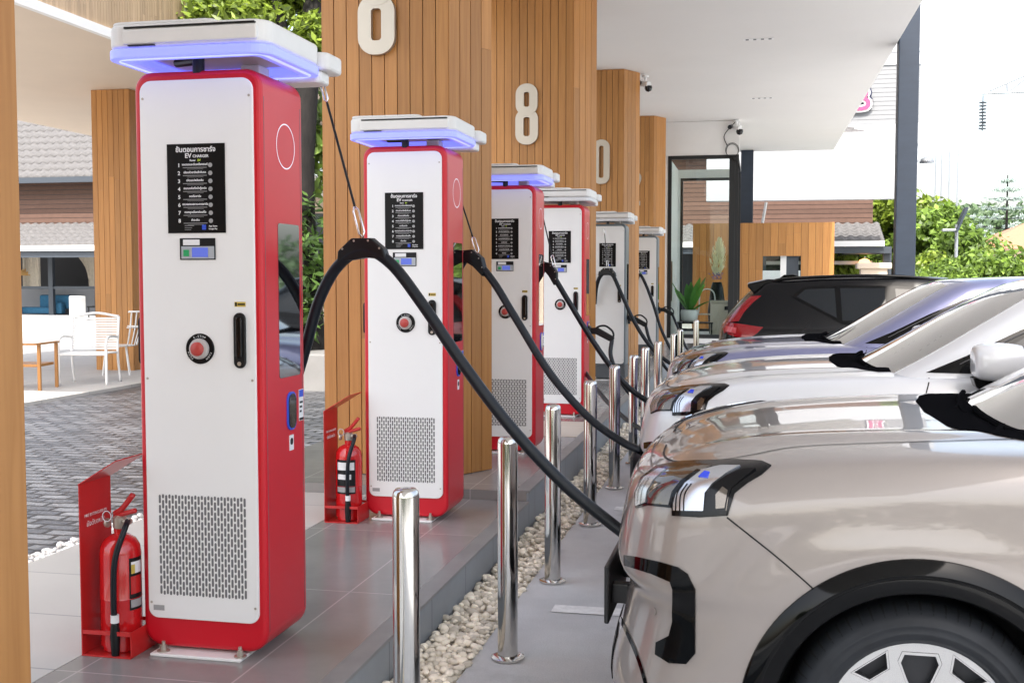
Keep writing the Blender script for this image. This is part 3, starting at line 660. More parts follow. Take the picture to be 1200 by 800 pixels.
b = MB(); q = W(87, 372, Y=34.4); b.box(q.x-.19, q.x+.19, 34.4, 34.8, ZW, W(87, 347, Y=34.4).z); tag(b.build('planter_box', M['plaster'], bevel=.02), 'tall white box planter standing before the tiled building', 'planter')
q = W(103, 360, Y=34.9); t = empty('terrace_chair', (q.x, 35.7, ZW), label='black bentwood chair beside the white box planter', cat='chair')
b = MB()
for k in (-.28, -.14, 0, .14, .28): b.tube([(k, .2, .45), (k*1.1, .3, .95)], .02, 6)
b.tube(crom([(-.35, .22, .4), (-.33, .3, .98), (.33, .3, .98), (.35, .22, .4)]), .03, 6); b.build('backrest', M['dark'], t)
b = MB(); b.box(-.36, .36, -.3, .26, .42, .47); b.build('seat', M['dark'], t)
for dx, dy in ((-.32, -.26), (.32, -.26), (-.32, .22), (.32, .22)):
    b = MB(); b.tube([(dx, dy, 0), (dx, dy, .42)], .022, 6); b.build('leg', M['dark'], t)
# bulb and tube lamps under the upper eave
t = empty('hanging_lamp', W(30, 318, Y=36.6), label='cone shaped warm lamp shade in the left window of the tiled building', cat='lamp')
b = MB(); b.lathe([(.28, -.15), (.1, .1), (.02, .12)], 14); b.build('shade', mat('straw_shade', (.6, .35, .12), .7), t, smooth=True)
b = MB(); b.tube([(0, 0, .12), (0, 0, .9)], .012, 5); b.build('cord', M['dark'], t)

xa, xb = W(850, 300, Y=41).x, W(1022, 300, Y=41).x
t, zh, Y = back_building('tiled_building', 'building with brown boards and grey tiled lower roof beyond the timber screen', 41, xa-3, xb, (950, 168), (950, 262), (950, 284), (950, 292), (950, 372), 1.5, .32)
for px in (893, 962, 1038):
    x = W(px, 330, Y=40).x; b = MB(); b.box(x-.13, x+.13, 39.6, 39.9, 0, zh+.05); loc_build(b, 'post', M['bldg_dark'], t)
b = MB(); b.box(xb-1.0, W(1042, 300, Y=40).x, 39.3, 41.2, zh+.02, zh+.25); loc_build(b, 'porch_roof', M['bldg_dark'], t)
b = MB(); z_ = W(950, 308, Y=41).z; b.box(xa, xb, 40.9, 40.98, z_-.06, z_+.06); z_ = W(950, 322, Y=41).z; b.box(xa, xb, 40.9, 40.98, z_-.8, z_); loc_build(b, 'counter', M['plaster'], t)
p = W(1013, 310, Y=40.6); t2 = empty('wall_lamp', p, label='round warm wall lamp on the far porch', cat='lamp'); b = MB(); b.lathe([(0, -.22), (.16, -.16), (.22, 0), (.16, .16), (0, .22)], 16); b.build('globe', M['lampglow'], t2, smooth=True)
b = MB(); b.box(-.05, .05, 0, .35, -.05, .05); b.build('arm', M['bldg_dark'], t2)
p = W(1023, 335, Y=39.2); zt_ = W(1023, 308, Y=39.2).z
t = empty('gate_pier', (p.x, 39.2, 0), label='pale stone pier with a moulded cap beside the far porch', cat='pier')
b = MB(); b.box(-.42, .42, -.3, .3, 0, zt_-.2); b.build('shaft', M['cream'], t, bevel=.02); b = MB(); b.box(-.55, .55, -.4, .4, zt_-.198, zt_); b.build('cap', M['cream'], t, bevel=.04)
b = MB(); b.box(-.28, .28, -.32, -.301, .5, zt_-.4); b.build('raised_panel', M['cream'], t, bevel=.01)
p = W(925, 322, Y=38.6)
b = MB(); b.box(p.x-1.1, p.x+1.0, 38.6, 39.2, 0, W(925, 317, Y=38.6).z); tag(b.build('air_cabinet', M['plaster'], bevel=.03), 'white low cabinet seen over the roof of the black car', 'cabinet')
a, c = W(887, 262, Y=29.5), W(898, 237, Y=29.5)
b = MB(); b.tube([(a.x, 29.5, a.z-.8), (c.x, 29.5, c.z)], .035, 8); tag(b.build('white_bar', M['white_metal']), 'slanted white bar rising behind the timber screen', 'bar')

# white sided building with the pink sign
YB = 52
a, c = W(960, 80, Y=YB), W(1078, 144, Y=YB)
t = empty('sided_building', ((a.x+c.x)/2, YB, 0), label='tall white building with horizontal siding and a round pink sign', cat='building')
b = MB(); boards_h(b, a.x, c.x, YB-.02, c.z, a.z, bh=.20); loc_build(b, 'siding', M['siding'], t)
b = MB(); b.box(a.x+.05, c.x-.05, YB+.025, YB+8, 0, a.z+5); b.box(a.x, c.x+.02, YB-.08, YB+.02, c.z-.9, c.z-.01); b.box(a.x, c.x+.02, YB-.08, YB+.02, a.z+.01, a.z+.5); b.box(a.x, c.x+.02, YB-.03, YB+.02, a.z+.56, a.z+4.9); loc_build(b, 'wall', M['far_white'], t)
p = W(1009, 117, Y=YB-.2)
sg = empty('sign', (p.x-t.location.x, YB-.1-t.location.y, p.z)); sg.parent = t
for nm, off, m, dy in (('outline', .16, M['navy'], 0), ('border', .09, M['print'], -.05), ('letter', 0.02, M['pink'], -.1)):
    o = link(nm, text_mesh('B', 1.5, extrude=.03, offset=off), m, sg); o.data.materials.clear(); o.data.materials.append(m); o.rotation_euler = (math.pi/2, 0, 0); o.location = (0, dy, 0)
sg.name = 'pink_sign'

# ------------------------------------------------------------------ chairs on the pale paving
p = W(120, 452, Z=ZW); p1_ = W(62, 455, Z=ZW)
def garden_seat(loc, rz, wd, label):
    t = empty('garden_chair', loc, rz, label, 'chair')
    b = MB()
    for sx in (-wd/2, wd/2):
        b.tube(crom([(sx, -.28, 0), (sx, -.27, .40), (sx, -.26, .60), (sx, -.1, .66), (sx, .2, .64)]), .018, 8); b.tube(crom([(sx, .32, 0), (sx, .22, .42), (sx, .3, .92)]), .018, 8)
    b.tube([(-wd/2, -.27, .42), (wd/2, -.27, .42)], .016, 8); b.tube([(-wd/2, .22, .42), (wd/2, .22, .42)], .016, 8); b.tube(crom([(-wd/2, .3, .92), (0, .31, .97), (wd/2, .3, .92)]), .018, 8)
    b.build('frame', M['white_metal'], t, smooth=True)
    b = MB()
    for i in range(15): b.box(-wd/2, wd/2, -.26+i*.032, -.26+i*.032+.022, .425, .437)
    b.build('seat', M['white_metal'], t)
    b = MB()
    for i in range(13):
        z = .46+i*.035; b.box(-wd/2+.01, wd/2-.01, .235+.11*(i/13), .24+.11*(i/13), z, z+.025)
    b.build('backrest', M['white_metal'], t); return t
p = W(88, 452, Z=ZW); garden_seat((p.x, p.y+.35, ZW), R(14), .64, 'white metal garden chair with slatted back on the pale paving')
p = W(118, 445, Z=ZW)
t = empty('wire_chair', (p.x-.3, p.y+.9, ZW), R(-60), 'white wire chair half hidden behind the timber pillar of the side canopy', 'chair')
b = MB()
for i in range(9):
    a = R(-70+i*17.5); b.tube(crom([(.26*math.sin(a), .1+.2*math.cos(a), .44), (.30*math.sin(a), .12+.26*math.cos(a), .7), (.22*math.sin(a), .14+.28*math.cos(a), .95)]), .008, 6)
b.tube([(.31*math.sin(R(x)), .12+.27*math.cos(R(x)), .72) for x in range(-80, 81, 10)], .01, 6); b.tube([(.23*math.sin(R(x)), .14+.28*math.cos(R(x)), .95) for x in range(-80, 81, 10)], .01, 6)
b.build('backrest', M['white_metal'], t, smooth=True)
b = MB(); b.lathe([(0, .43), (.26, .43), (.27, .445), (0, .45)], 24); b.build('seat', M['white_metal'], t)
for a in (45, 135, 225, 315):
    b = MB(); b.tube([(.2*math.cos(R(a)), .2*math.sin(R(a)), .43), (.27*math.cos(R(a)), .27*math.sin(R(a)), 0)], .012, 6); b.build('leg', M['white_metal'], t)
p = W(40, 458, Z=ZW)
t = empty('wooden_armchair', (p.x-.26, p.y+.25, ZW), R(10), 'wooden framed armchair standing at the edge of the pale paving', 'chair', None, .9)
for dx, dy in ((-.3, -.28), (.3, -.28), (-.3, .28), (.3, .28)):
    b = MB(); b.box(dx-.022, dx+.022, dy-.022, dy+.022, 0, .66); b.build('leg', M['wood'], t, bevel=.004)
for sx in (-.3, .3): b = MB(); b.box(sx-.035, sx+.035, -.33, .33, .662, .69); b.build('armrest', M['wood'], t, bevel=.006)
b = MB(); b.box(-.33, .33, -.035, .035, .662, .69, Matrix.Translation((0, -.37, 0))); b.build('front_rail', M['wood'], t, bevel=.006)
b = MB(); b.box(-.27, .27, -.26, .26, .34, .38); b.build('seat', M['wood'], t, bevel=.005)

# ------------------------------------------------------------------ foliage
def leaf_cloud(name, clumps, n, size, m, parent=None, aspect=.5, flat=.5, seed=1, loc=(0, 0, 0)):
    """n single leaves spread through ellipsoid clumps [(centre, radii)]"""
    g = np.random.default_rng(seed); cl = [(np.array(c, float), np.array(r_, float)) for c, r_ in clumps]
    vol = np.array([np.prod(r_)**(2/3) for _, r_ in cl]); idx = g.choice(len(cl), n, p=vol/vol.sum())
    C = np.array([c for c, _ in cl])[idx]; Rd = np.array([r_ for _, r_ in cl])[idx]
    d = g.normal(size=(n, 3)); d /= np.linalg.norm(d, axis=1)[:, None]
    P = C+d*Rd*(g.random((n, 1))**.45)
    nn = d*.6+g.normal(size=(n, 3))*.6+np.array([0, 0, flat]); nn /= np.linalg.norm(nn, axis=1)[:, None]
    a = np.cross(nn, g.normal(size=(n, 3))); a /= np.linalg.norm(a, axis=1)[:, None]; b_ = np.cross(nn, a)
    s = size*g.uniform(.6, 1.35, (n, 1)); a = a*s; b_ = b_*s*aspect
    size=size
    V = np.stack([P-a, P-a*.1+b_-nn*s*.12, P+a-nn*s*.15, P-a*.1-b_-nn*s*.12], 1).reshape(-1, 3)-np.array(loc)
    F = np.arange(n*4).reshape(n, 4)
    me = bpy.data.meshes.new(name); me.vertices.add(n*4); me.vertices.foreach_set('co', V.ravel()); me.loops.add(n*4); me.loops.foreach_set('vertex_index', F.ravel())
    me.polygons.add(n); me.polygons.foreach_set('loop_start', np.arange(n)*4); me.polygons.foreach_set('loop_total', np.full(n, 4)); me.update(); me.validate()
    return link(name, me, m, parent)
def tree(name, label, base, h, cr, m, n, size, trunk_r, seed, group=None, cbase=.35, lean=0, sub=14, squash=1, aspect=.5):
    g = random.Random(seed); t = empty(name, base, label=label, cat='tree' if 'tree' in name or 'pine' in name else 'shrub', group=group)
    clumps = []; tips = []
    for i in range(sub):
        a = g.uniform(0, 6.28); z = g.uniform(cbase+.08, .93); prof = math.sin(math.pi*min(1, (z-cbase)/(1-cbase)*.8+.14))
        r_ = cr*prof*g.uniform(.35, .85); c = (r_*math.cos(a)+lean*z, r_*math.sin(a), h*z); s = cr*g.uniform(.28, .48)
        clumps.append((c, (s, s, s*.75*squash))); tips.append(c)
    leaf_cloud('crown', clumps, n, size, m, t, seed=seed, aspect=aspect)
    b = MB(); b.tube(crom([(0, 0, 0), (.04*h*g.uniform(-1, 1), .02*h, h*.3), (lean*.5, 0, h*.55), (lean, 0, h*.85)], 5), [trunk_r*(1-.8*i/15) for i in range(16)], 8)
    for c in tips[:9]:
        z0 = h*g.uniform(.25, .5); b.tube(crom([(lean*.3, 0, z0), (c[0]*.5, c[1]*.5, z0*.4+c[2]*.6), c], 4), [trunk_r*.45*(1-.1*i) for i in range(9)], 6)
    b.build('trunk', M['bark'], t, smooth=True); return t
# big tree in the white planter behind the first charger
p = W(360, 458, Z=ZP); tb = Vector((p.x, p.y+1.0, .4))
b = MB(); b.box(p.x-2.4, p.x+1.0, p.y, p.y+1.8, ZP-.02, W(370, 415, Y=p.y).z)
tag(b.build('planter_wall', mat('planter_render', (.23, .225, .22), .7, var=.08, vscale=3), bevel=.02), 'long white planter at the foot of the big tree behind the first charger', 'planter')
t = empty('broadleaf_tree', tb, label='large tree with dark trunk and lime green leaves rising from the white planter', cat='tree')
tr = Vector((W(352, 300, Y=tb.y).x-tb.x, 0, 0)); b = MB()
b.tube(crom([(tr.x+.12, 0, 0), (tr.x+.05, 0, 1.0), (tr.x, 0, 2.4), (tr.x+.1, 0, 3.8), (tr.x+.25, .1, 5.5), (tr.x+.2, .1, 7.5)], 5), [.27-.006*i for i in range(26)], 12)
for q in ((-1.6, .2, 5.6), (-2.6, -.3, 4.9), (-.8, -.6, 5.8), (.4, .4, 6.5), (-1.9, -.5, 6.8)):
    b.tube(crom([(tr.x+.05, 0, 3.4), (tr.x*.5+q[0]*.5, q[1]*.5, (3.4+q[2])/2+.25), q], 5), [.11-.008*i for i in range(11)], 7)
b.build('trunk', M['bark'], t, smooth=True)
rr = random.Random(21)
def tl(px, py, dy=0): q = W(px, py, Y=tb.y+dy); return (q.x-tb.x, dy, q.z-tb.z)
cl = [(tl(205, 12, -.2), (.5, .5, .25)), (tl(240, 20, -.3), (.6, .5, .3)), (tl(275, 5, 0), (.7, .6, .45)), (tl(300, 18, -.4), (.55, .5, .3)), (tl(335, 0, .3), (.5, .5, .4)), (tl(365, 38, -.2), (.3, .4, .3)), (tl(372, 45, 0), (.3, .4, .4)), (tl(250, -30, .2), (1.1, .8, .5)), (tl(330, -45, 0), (1.1, .8, .6)), (tl(385, -15, .5), (.7, .7, .6)), (tl(190, -25, 0), (.7, .7, .3))]
leaf_cloud('crown', cl, 8200, .09, M['leaf_y'], t, seed=5, aspect=.36)
cl2 = [(tl(372, 150, .5), (.35, .5, .8)), (tl(378, 190, .4), (.3, .5, .5)), (tl(372, 65, .6), (.4, .5, .5))]
leaf_cloud('hanging_foliage', cl2, 420, .13, M['leaf_b'], t, seed=6, aspect=.36)
for i, (px, py, dy, hh, lab) in enumerate(((366, 412, .9, 2.2, 'leafy green shrub in the white planter right of the trunk'), (345, 412, .5, 1.9, 'leafy shrub in the white planter left of the trunk, seen behind the charger'))):
    q = W(px, py, Y=p.y+dy); t = empty('planter_shrub', (q.x, p.y+dy, .55), label=lab, cat='shrub')
    leaf_cloud('crown', [((0, 0, hh*.3), (.35, .5, .6)), ((.15, .1, hh*.6), (.4, .5, .7)), ((-.15, 0, hh*.85), (.35, .4, .5))], 460, .10, M['leaf_c'], t, seed=30+i, aspect=.3)
    b = MB(); b.tube([(0, 0, -.3), (.02, 0, hh*.8)], .025, 6); b.build('trunk', M['bark'], t)
# pale house glimpsed between the first charger and pillar
q = W(370, 232, Y=24)
t = empty('pale_house', (q.x, 24, 0), label='pale house with shallow gable glimpsed right of the dark tree trunk', cat='house')
zt_ = q.z; b = MB(); b.box(-2, 2.2, 0, 5, 0, zt_); b.build('wall', M['cream'], t)
b = MB(); b.prism([(-2.6, zt_+.002), (2.8, zt_+.002), (2.8, zt_+.15), (-2.6, zt_+.8)], -.4, 5.4); b.build('roof', M['plaster'], t)
b = MB(); b.box(-.3, .5, -.03, -.004, zt_-1.6, zt_-.35); b.build('window', M['bldg_dark'], t)

# right hand garden
def at(px, py, Y): q = W(px, py, Y=Y); return q
for i, (px, ptop, Y, cr, m, n, size, nm, lab, cb) in enumerate((
    (1028, 232, 46, 2.2, 'leaf_a', 6500, .17, 'maple_tree', 'fresh green tree between the tiled porch and the slate post', .1),
    (1048, 228, 44, 2.4, 'leaf_y', 7000, .16, 'maple_tree', 'lime green tree right behind the slate post', .1),
    (1092, 244, 42, 1.9, 'leaf_a', 6000, .15, 'maple_tree', 'layered green tree just right of the slate post', .15),
    (1142, 262, 40, 2.0, 'leaf_b', 6000, .13, 'garden_tree', 'soft green tree behind the street lamp', .1),
    (1110, 250, 80, 4.5, 'leaf_f', 5000, .28, 'far_tree', 'dusky tree in the distance behind the flagpoles', .1),
    (1160, 252, 85, 5.0, 'leaf_f', 5000, .28, 'far_tree', 'dusky tree in the distance left of the terracotta roof', .1),
    (1215, 240, 95, 6.0, 'leaf_f', 5000, .32, 'far_tree', 'dusky tree in the distance above the terracotta roof', .1))):
    q = at(px, ptop, Y); tree(nm, lab, (q.x, Y, 0), q.z, cr, M[m], n, size, .16, 50+i, group='trees beyond the car park', cbase=cb, sub=18)
sh = [(1088, 318, 30, 'leaf_a', 'green shrub at the foot of the slate post'), (1108, 300, 31, 'leaf_y', 'lime green shrub left of the street lamp pole'), (1128, 296, 29, 'leaf_a', 'bright green shrub before the street lamp'),
      (1150, 288, 33, 'leaf_y', 'tall lime shrub below the terracotta roof, left part'), (1170, 300, 28, 'leaf_a', 'broad green shrub above the roof of the silver car'), (1190, 292, 32, 'leaf_y', 'lime shrub at the right edge below the terracotta roof'), (1212, 300, 28, 'leaf_b', 'dark green shrub at the right edge'), (1075, 312, 33, 'leaf_b', 'dark green shrub half behind the slate post')]
for i, (px, ptop, Y, m, lab) in enumerate(sh):
    q = at(px, ptop, Y); tree('garden_shrub', lab, (q.x, Y, 0), q.z, 1.15, M[m], 5200, .075, .05, 80+i, group='shrubs beyond the car park', cbase=.02, sub=16)
# terracotta roofed house
q = at(1175, 290, 60); t = empty('terracotta_house', (q.x+4, 60, 0), label='house with orange terracotta roof among the trees at the right', cat='house')
rz_ = at(1200, 262, 60).z; ez = at(1140, 292, 60).z; ex = at(1138, 290, 60).x-t.location.x
b = MB(); b.add([(ex, -.5, ez), (ex+9, -.5, ez), (ex+9, 3.5, rz_+.3), (ex+3.5, 3.5, rz_+.3)], [(0, 1, 2, 3)]); b.add([(ex, -.5, ez), (ex+3.5, 3.5, rz_+.3), (ex, 8, ez)], [(0, 1, 2)]); b.build('roof', M['terracotta'], t)
b = MB(); b.box(ex+.8, ex+8.5, .3, 7, 0, ez); b.build('wall', M['cream'], t)
# flagpoles, lamp, pylon, pine
for i, (px, pt_) in enumerate(((1097, 183), (1104, 180), (1113, 176), (1123, 172))):
    q = at(px, pt_, 62+4*i); b = MB(); b.tube([(q.x, q.y, 0), (q.x, q.y, q.z)], [.07, .035], 8)
    tag(b.build('flagpole', M['galv']), ['leftmost and shortest of the four bare thin poles', 'second from the left of the four bare thin poles', 'third from the left of the four bare thin poles', 'rightmost and tallest of the four bare thin poles'][i], 'pole', 'bare poles beyond the garden')
q = at(1121, 275, 36); t = empty('street_lamp', (q.x, 36, 0), label='solar street lamp with a tilted panel rising from the shrubs', cat='street lamp')
zt_ = q.z; b = MB(); b.tube([(0, 0, 0), (0, 0, zt_+.3)], .05, 8); b.build('pole', M['galv'], t)
b = MB(); b.box(-.03, .03, -.3, .3, -.36, .40, Matrix.Translation((.10, 0, zt_+.42))@Matrix.Rotation(R(22), 4, 'Y')); b.build('solar_panel', M['slate'], t)
b = MB(); b.box(-.42, -.02, -.10, .10, zt_+.1, zt_+.17); b.build('lamp_head', M['galv'], t, bevel=.02)
q = at(1086, 187, 16); t = empty('flood_lamp', (XC1+.30, W(1060, 200, X=XC1+.14).y, q.z), label='small grey lamp head on the right side of the slate post', cat='lamp')
zq = at(1090, 189, W(1060, 200, X=XC1+.14).y).z-t.location.z
b = MB(); b.lathe([(0, -.03), (.1, -.02), (.085, .03), (.03, .06), (0, .06)], 16, (.13, 0, zq)); b.build('head', M['galv'], t, smooth=True); b = MB(); b.box(-.01, .06, -.02, .02, zq-.01, zq+.02); b.build('arm', M['galv'], t)
t = empty('pylon_arm', at(1250, 95, 90), label='steel pylon crossarm with a hanging insulator string at the right edge', cat='pylon')
o0 = t.location; P_ = lambda px, py: at(px, py, 90)-o0
b = MB()
for a, c in (((1151, 110), (1262, 105)), ((1151, 110), (1262, 62)), ((1181, 108), (1180, 99)), ((1210, 107), (1208, 87)), ((1235, 106), (1234, 76)), ((1181, 108), (1208, 87)), ((1210, 107), (1234, 76)), ((1262, 40), (1262, 330))): b.tube([P_(*a), P_(*c)], .09, 6)
b.build('crossarm', M['galv'], t)
b = MB()
q = P_(1152, 112)
for k in range(9): b.lathe([(.04, -.1), (.27, -.06), (.27, 0), (.04, .06)], 10, (q.x, q.y, q.z-.5-k*.24))
b.tube([q, q-Vector((0, 0, 2.6))], .04, 5); b.build('insulator', M['bldg_dark'], t)
b = MB(); b.tube(crom([P_(1150, 147), P_(1140, 160), P_(1124, 182)-Vector((0, 0, 0))], 6), .035, 5); b.tube(crom([P_(1152, 145), P_(1180, 140), P_(1262, 128)], 6), .03, 5); b.build('wire', M['galv'], t)
q = at(1181, 205, 70); t = empty('norfolk_pine', (q.x, 70, 0), label='slender tiered pine standing against the white sky', cat='tree'); g = random.Random(4); cl = []
hh = q.z; b = MB(); b.tube([(0, 0, 0), (0, 0, hh)], [.16, .03], 6)
for k in range(8):
    z = hh-.35-k*.55; L_ = .35+.36*k
    for j in range(6):
        a = j*1.047+k*.5+g.uniform(-.2, .2); e = (L_*math.cos(a), L_*math.sin(a), z+.12*L_); b.tube([(0, 0, z), e], .02, 4)
        for f in (.45, .75, 1): cl.append(((e[0]*f, e[1]*f, z+.12*L_*f), (.22, .22, .07)))
b.build('trunk', M['bark'], t); leaf_cloud('crown', cl, 2200, .16, M['leaf_n'], t, seed=9, aspect=.2)
# far belt of vegetation
b = None
cl = [((x, 120+rng.uniform(-8, 8), rng.uniform(1, 4)), (6, 4, rng.uniform(2, 4.5))) for x in range(8, 120, 5)]
o = leaf_cloud('treeline', cl, 12000, .6, M['leaf_f'], seed=12); tag(o, kind='stuff')
# unseen foliage added behind the viewer to darken reflections in paint and glass
cl = [((x, -24+rng.uniform(-2, 2), rng.uniform(.6, 3.2)), (2.4, 1.6, rng.uniform(1.2, 2.4))) for x in np.arange(-14, 46, 2.2)]
o = leaf_cloud('reflection_hedge', cl, 6000, .45, M['leaf_c'], seed=14); tag(o, kind='stuff')
# ------------------------------------------------------------------ charging stations
def charger_base(kind):
    """one charging station at the origin: front face at y=0 looking towards -y"""
    t = empty('charging_station'); fr = M['red'] if kind == 'red' else M['grey_frame']
    HW, DP, H = .255, .385, 2.192
    b = MB()
    if kind == 'red': b.prism(rrect(-HW, HW, .022, H, .065, 8, .08), 0, DP)
    else: b.prism(rrect(-HW, HW, .22, H, .065, 8, .01), 0, DP)
    b.build('body', fr, t, bevel=.018, seg=3, smooth=False)
    if kind != 'red':
        b = MB(); b.box(-HW+.005, HW-.005, .005, DP, .03, .218); b.build('base_box', mat('base_grey', (.10, .11, .12), .5), t, bevel=.008)
    b = MB(); b.box(-.20, .17, -.055, DP-.06, 0, .012); pl = b.build('base_plate', M['panel'], t, bevel=.004)
    for x in (-.16, .155):
        b = MB(); b.lathe([(.024, .0125), (.024, .016), (.012, .0165), (.012, .036), (.007, .037), (.007, .05), (0, .05)], 12, (x, -.022, 0)); b.build('anchor_bolt', M['steel_br'], pl, autos=40)
    zb = .135 if kind == 'red' else .235
    ins = .028 if kind == 'red' else .022
    b = MB(); b.prism(rrect(-HW+ins, HW-ins, zb, H-.034, .045, 8, .04), -.010, .002); fp = b.build('front_panel', M['panel'], t, bevel=.004)
    yf = -.0104
    for x in (-HW+ins+.014, HW-ins-.014):
        for z in (zb+.06, 1.05, H-.10):
            b = MB(); b.lathe([(.0048, -.0012), (.0048, 0)], 10, (x, yf, z), 'y'); b.build('screw', M['steel_br'], fp)
    b = MB(); b.box(-.205, -.16, yf-.0008, yf, zb+.03, zb+.05); b.build('rating_label', M['print_grey'], fp)
    b = MB(); b.box(HW-.001, HW+.0007, .022, .0245, .10, H-.1); b.box(HW-.001, HW+.0007, DP-.030, DP-.0275, .10, H-.1); b.build('side_seam', M['slot'], t)
    # instruction board
    b = MB(); b.box(-.116, .116, yf-.003, yf, 1.594, 1.922); ps = b.build('instruction_board', M['black_mat'], fp)
    y = yf-.0036
    it = [('ขั้นตอนการชาร์จ', .025, 0, y, 1.900, 'CENTER'), ('EV', .024, -.03, y, 1.878, 'CENTER'), ('CHARGER', .014, .02, y, 1.876, 'CENTER'), ('Rever', .010, -.012, y, 1.861, 'CENTER')]
    th = ['จอดรถและดับเครื่องยนต์', 'เสียบหัวชาร์จเข้ากับรถ', 'เปิดแอปพลิเคชัน', 'สแกนรหัสที่หน้าตู้ชาร์จ', 'กดเริ่มชาร์จ', 'ตรวจสอบสถานะการชาร์จ', 'กดหยุดเมื่อชาร์จเสร็จ', 'ชำระเงิน']
    for i in range(8):
        z = 1.843-i*.0292; it += [(str(i+1), .0195, -.068, y, z, 'CENTER'), (th[i], .0105, -.004, y, z+.003, 'CENTER')]
    it += [('App Store', .008, .066, y, 1.619, 'CENTER'), ('Google Play', .007, .066, y, 1.609, 'CENTER')]
    join_text('print', it, M['print'], t)
    join_text('print', [('EV', .011, .014, y, 1.861, 'CENTER')], M['print_green'], t)
    b = MB()
    for i in range(8):
        z = 1.843-i*.0292; b.box(-.052, .044, y-.0003, y, z-.0095, z-.0072); b.box(-.035, .03, y-.0003, y, z-.0145, z-.0135)
        b.prism(circle(.058, z, .0085, 12), y-.0003, y)
    b.box(-.048, -.01, y-.0003, y, 1.6205, 1.6225); b.box(-.048, -.018, y-.0003, y, 1.613, 1.6145); b.box(-.048, -.022, y-.0003, y, 1.606, 1.6075)
    b.build('rule_lines', M['print_grey'], t)
    b = MB(); b.box(.022, .038, y-.0003, y, 1.606, 1.624); b.build('app_mark', M['blue'], t)
    # payment reader
    b = MB(); b.box(-.07, .074, yf-.004, yf, 1.495, 1.575); sr = b.build('card_reader', M['dark'], fp, bevel=.003)
    b = MB(); b.box(-.062, .07, yf-.007, yf-.0042, 1.499, 1.545); b.build('reader_face', M['screen'], sr, bevel=.001)
    b = MB(); b.box(-.055, .012, yf-.0065, yf-.0042, 1.549, 1.570); b.build('card_slot', M['print'], sr, bevel=.002)
    b = MB(); b.box(-.018, .046, yf-.0085, yf-.0072, 1.505, 1.54); b.build('display', M['screen_blue'], sr)
    b = MB(); b.box(-.053, -.03, yf-.009, yf-.0072, 1.508, 1.532); b.build('green_key', M['green'], sr, bevel=.002)
    # lock handle with little warning plate
    hx = .168
    b = MB(); b.prism(rrect(hx-.024, hx+.024, 1.095, 1.30, .023, 8), yf-.012, yf); h = b.build('door_handle', M['dark'], fp, bevel=.004)
    b = MB(); b.prism(rrect(hx-.012, hx+.012, 1.13, 1.285, .011, 6), yf-.019, yf-.0122); b.build('lever', M['black'], h, bevel=.003)
    b = MB(); b.lathe([(.008, -.0145), (.008, -.0125)], 10, (hx, yf, 1.112), 'y'); b.build('keyhole', M['steel_br'], h)
    b = MB(); b.box(hx-.022, hx+.022, yf-.0012, yf, 1.322, 1.340); wl = b.build('warning_plate', M['yellow'], fp)
    b = MB(); b.box(hx-.020, hx-.012, yf-.0018, yf-.0013, 1.324, 1.338); b.box(hx-.009, hx+.02, yf-.0018, yf-.0013, 1.328, 1.334); b.build('warning_print', M['dark'], wl)
    if kind == 'red':
        # emergency stop
        b = MB(); b.lathe([(.034, -.006), (.055, -.006), (.057, -.004), (.057, 0)], 36, (.006, yf, 1.165), 'y'); es = b.build('emergency_stop', M['black_mat'], fp, autos=40)
        b = MB(); b.lathe([(.024, -.024), (.036, -.020), (.039, -.012), (.039, -.0065)], 32, (.006, yf, 1.165), 'y'); b.build('collar', M['btn_ring'], es, autos=50)
        b = MB(); b.lathe([(0, -.036), (.02, -.035), (.026, -.030), (.026, -.0245)], 28, (.006, yf, 1.165), 'y'); b.build('push_button', M['button'], es, autos=50)
        mb = MB()
        for wd, a0, up in (('E-STOP', 90, 1), ('PUSH', 215, 1), ('TURN', 325, 1)):
            for j, ch in enumerate(wd):
                a = R(a0+(len(wd)/2-.5-j)*11); me = text_mesh(ch, .0105, extrude=.0003)
                rm = Matrix.Rotation(a-math.pi/2, 3, 'Z')
                mb.add([(lambda q: (q.x+.006+.0465*math.cos(a), yf-.0068-v.co.z, q.y+1.165+.0465*math.sin(a)))(rm@Vector((v.co.x, v.co.y, 0))) for v in me.vertices], [tuple(pp.vertices) for pp in me.polygons]); bpy.data.meshes.remove(me)
        me = bpy.data.meshes.new('stop_lettering'); me.from_pydata(mb.v, [], mb.f); link('stop_lettering', me, M['print'], es)
        # slotted vent
        b = MB(); nc, nr = 27, 10; x0, x1, z0, z1 = -.178, .182, .226, .612; pw = (x1-x0)/nc; ph = (z1-z0)/nr
        for i in range(nc):
            o2 = ph/2 if i % 2 else 0
            for j in range(nr+(1 if o2 else 0)):
                a, c = z0+j*ph-o2+.0030, z0+(j+1)*ph-o2-.0030; a = max(a, z0); c = min(c, z1); xc = x0+(i+.5)*pw
                if c-a > .01: b.prism(rrect(xc-.0041, xc+.0041, a, c, .0030, 1), yf-.0006, yf+.003)
        b.build('vent_slots', M['slot'], fp)
    # right side: mirror glass, connector recess, sticker, lit ring
    X = HW
    b = MB(); b.prism(rrect(.135, .335, 1.045, 1.635, .012, 4), X-.004, X+.002, 'x'); b.build('side_window', M['mirror'], t)
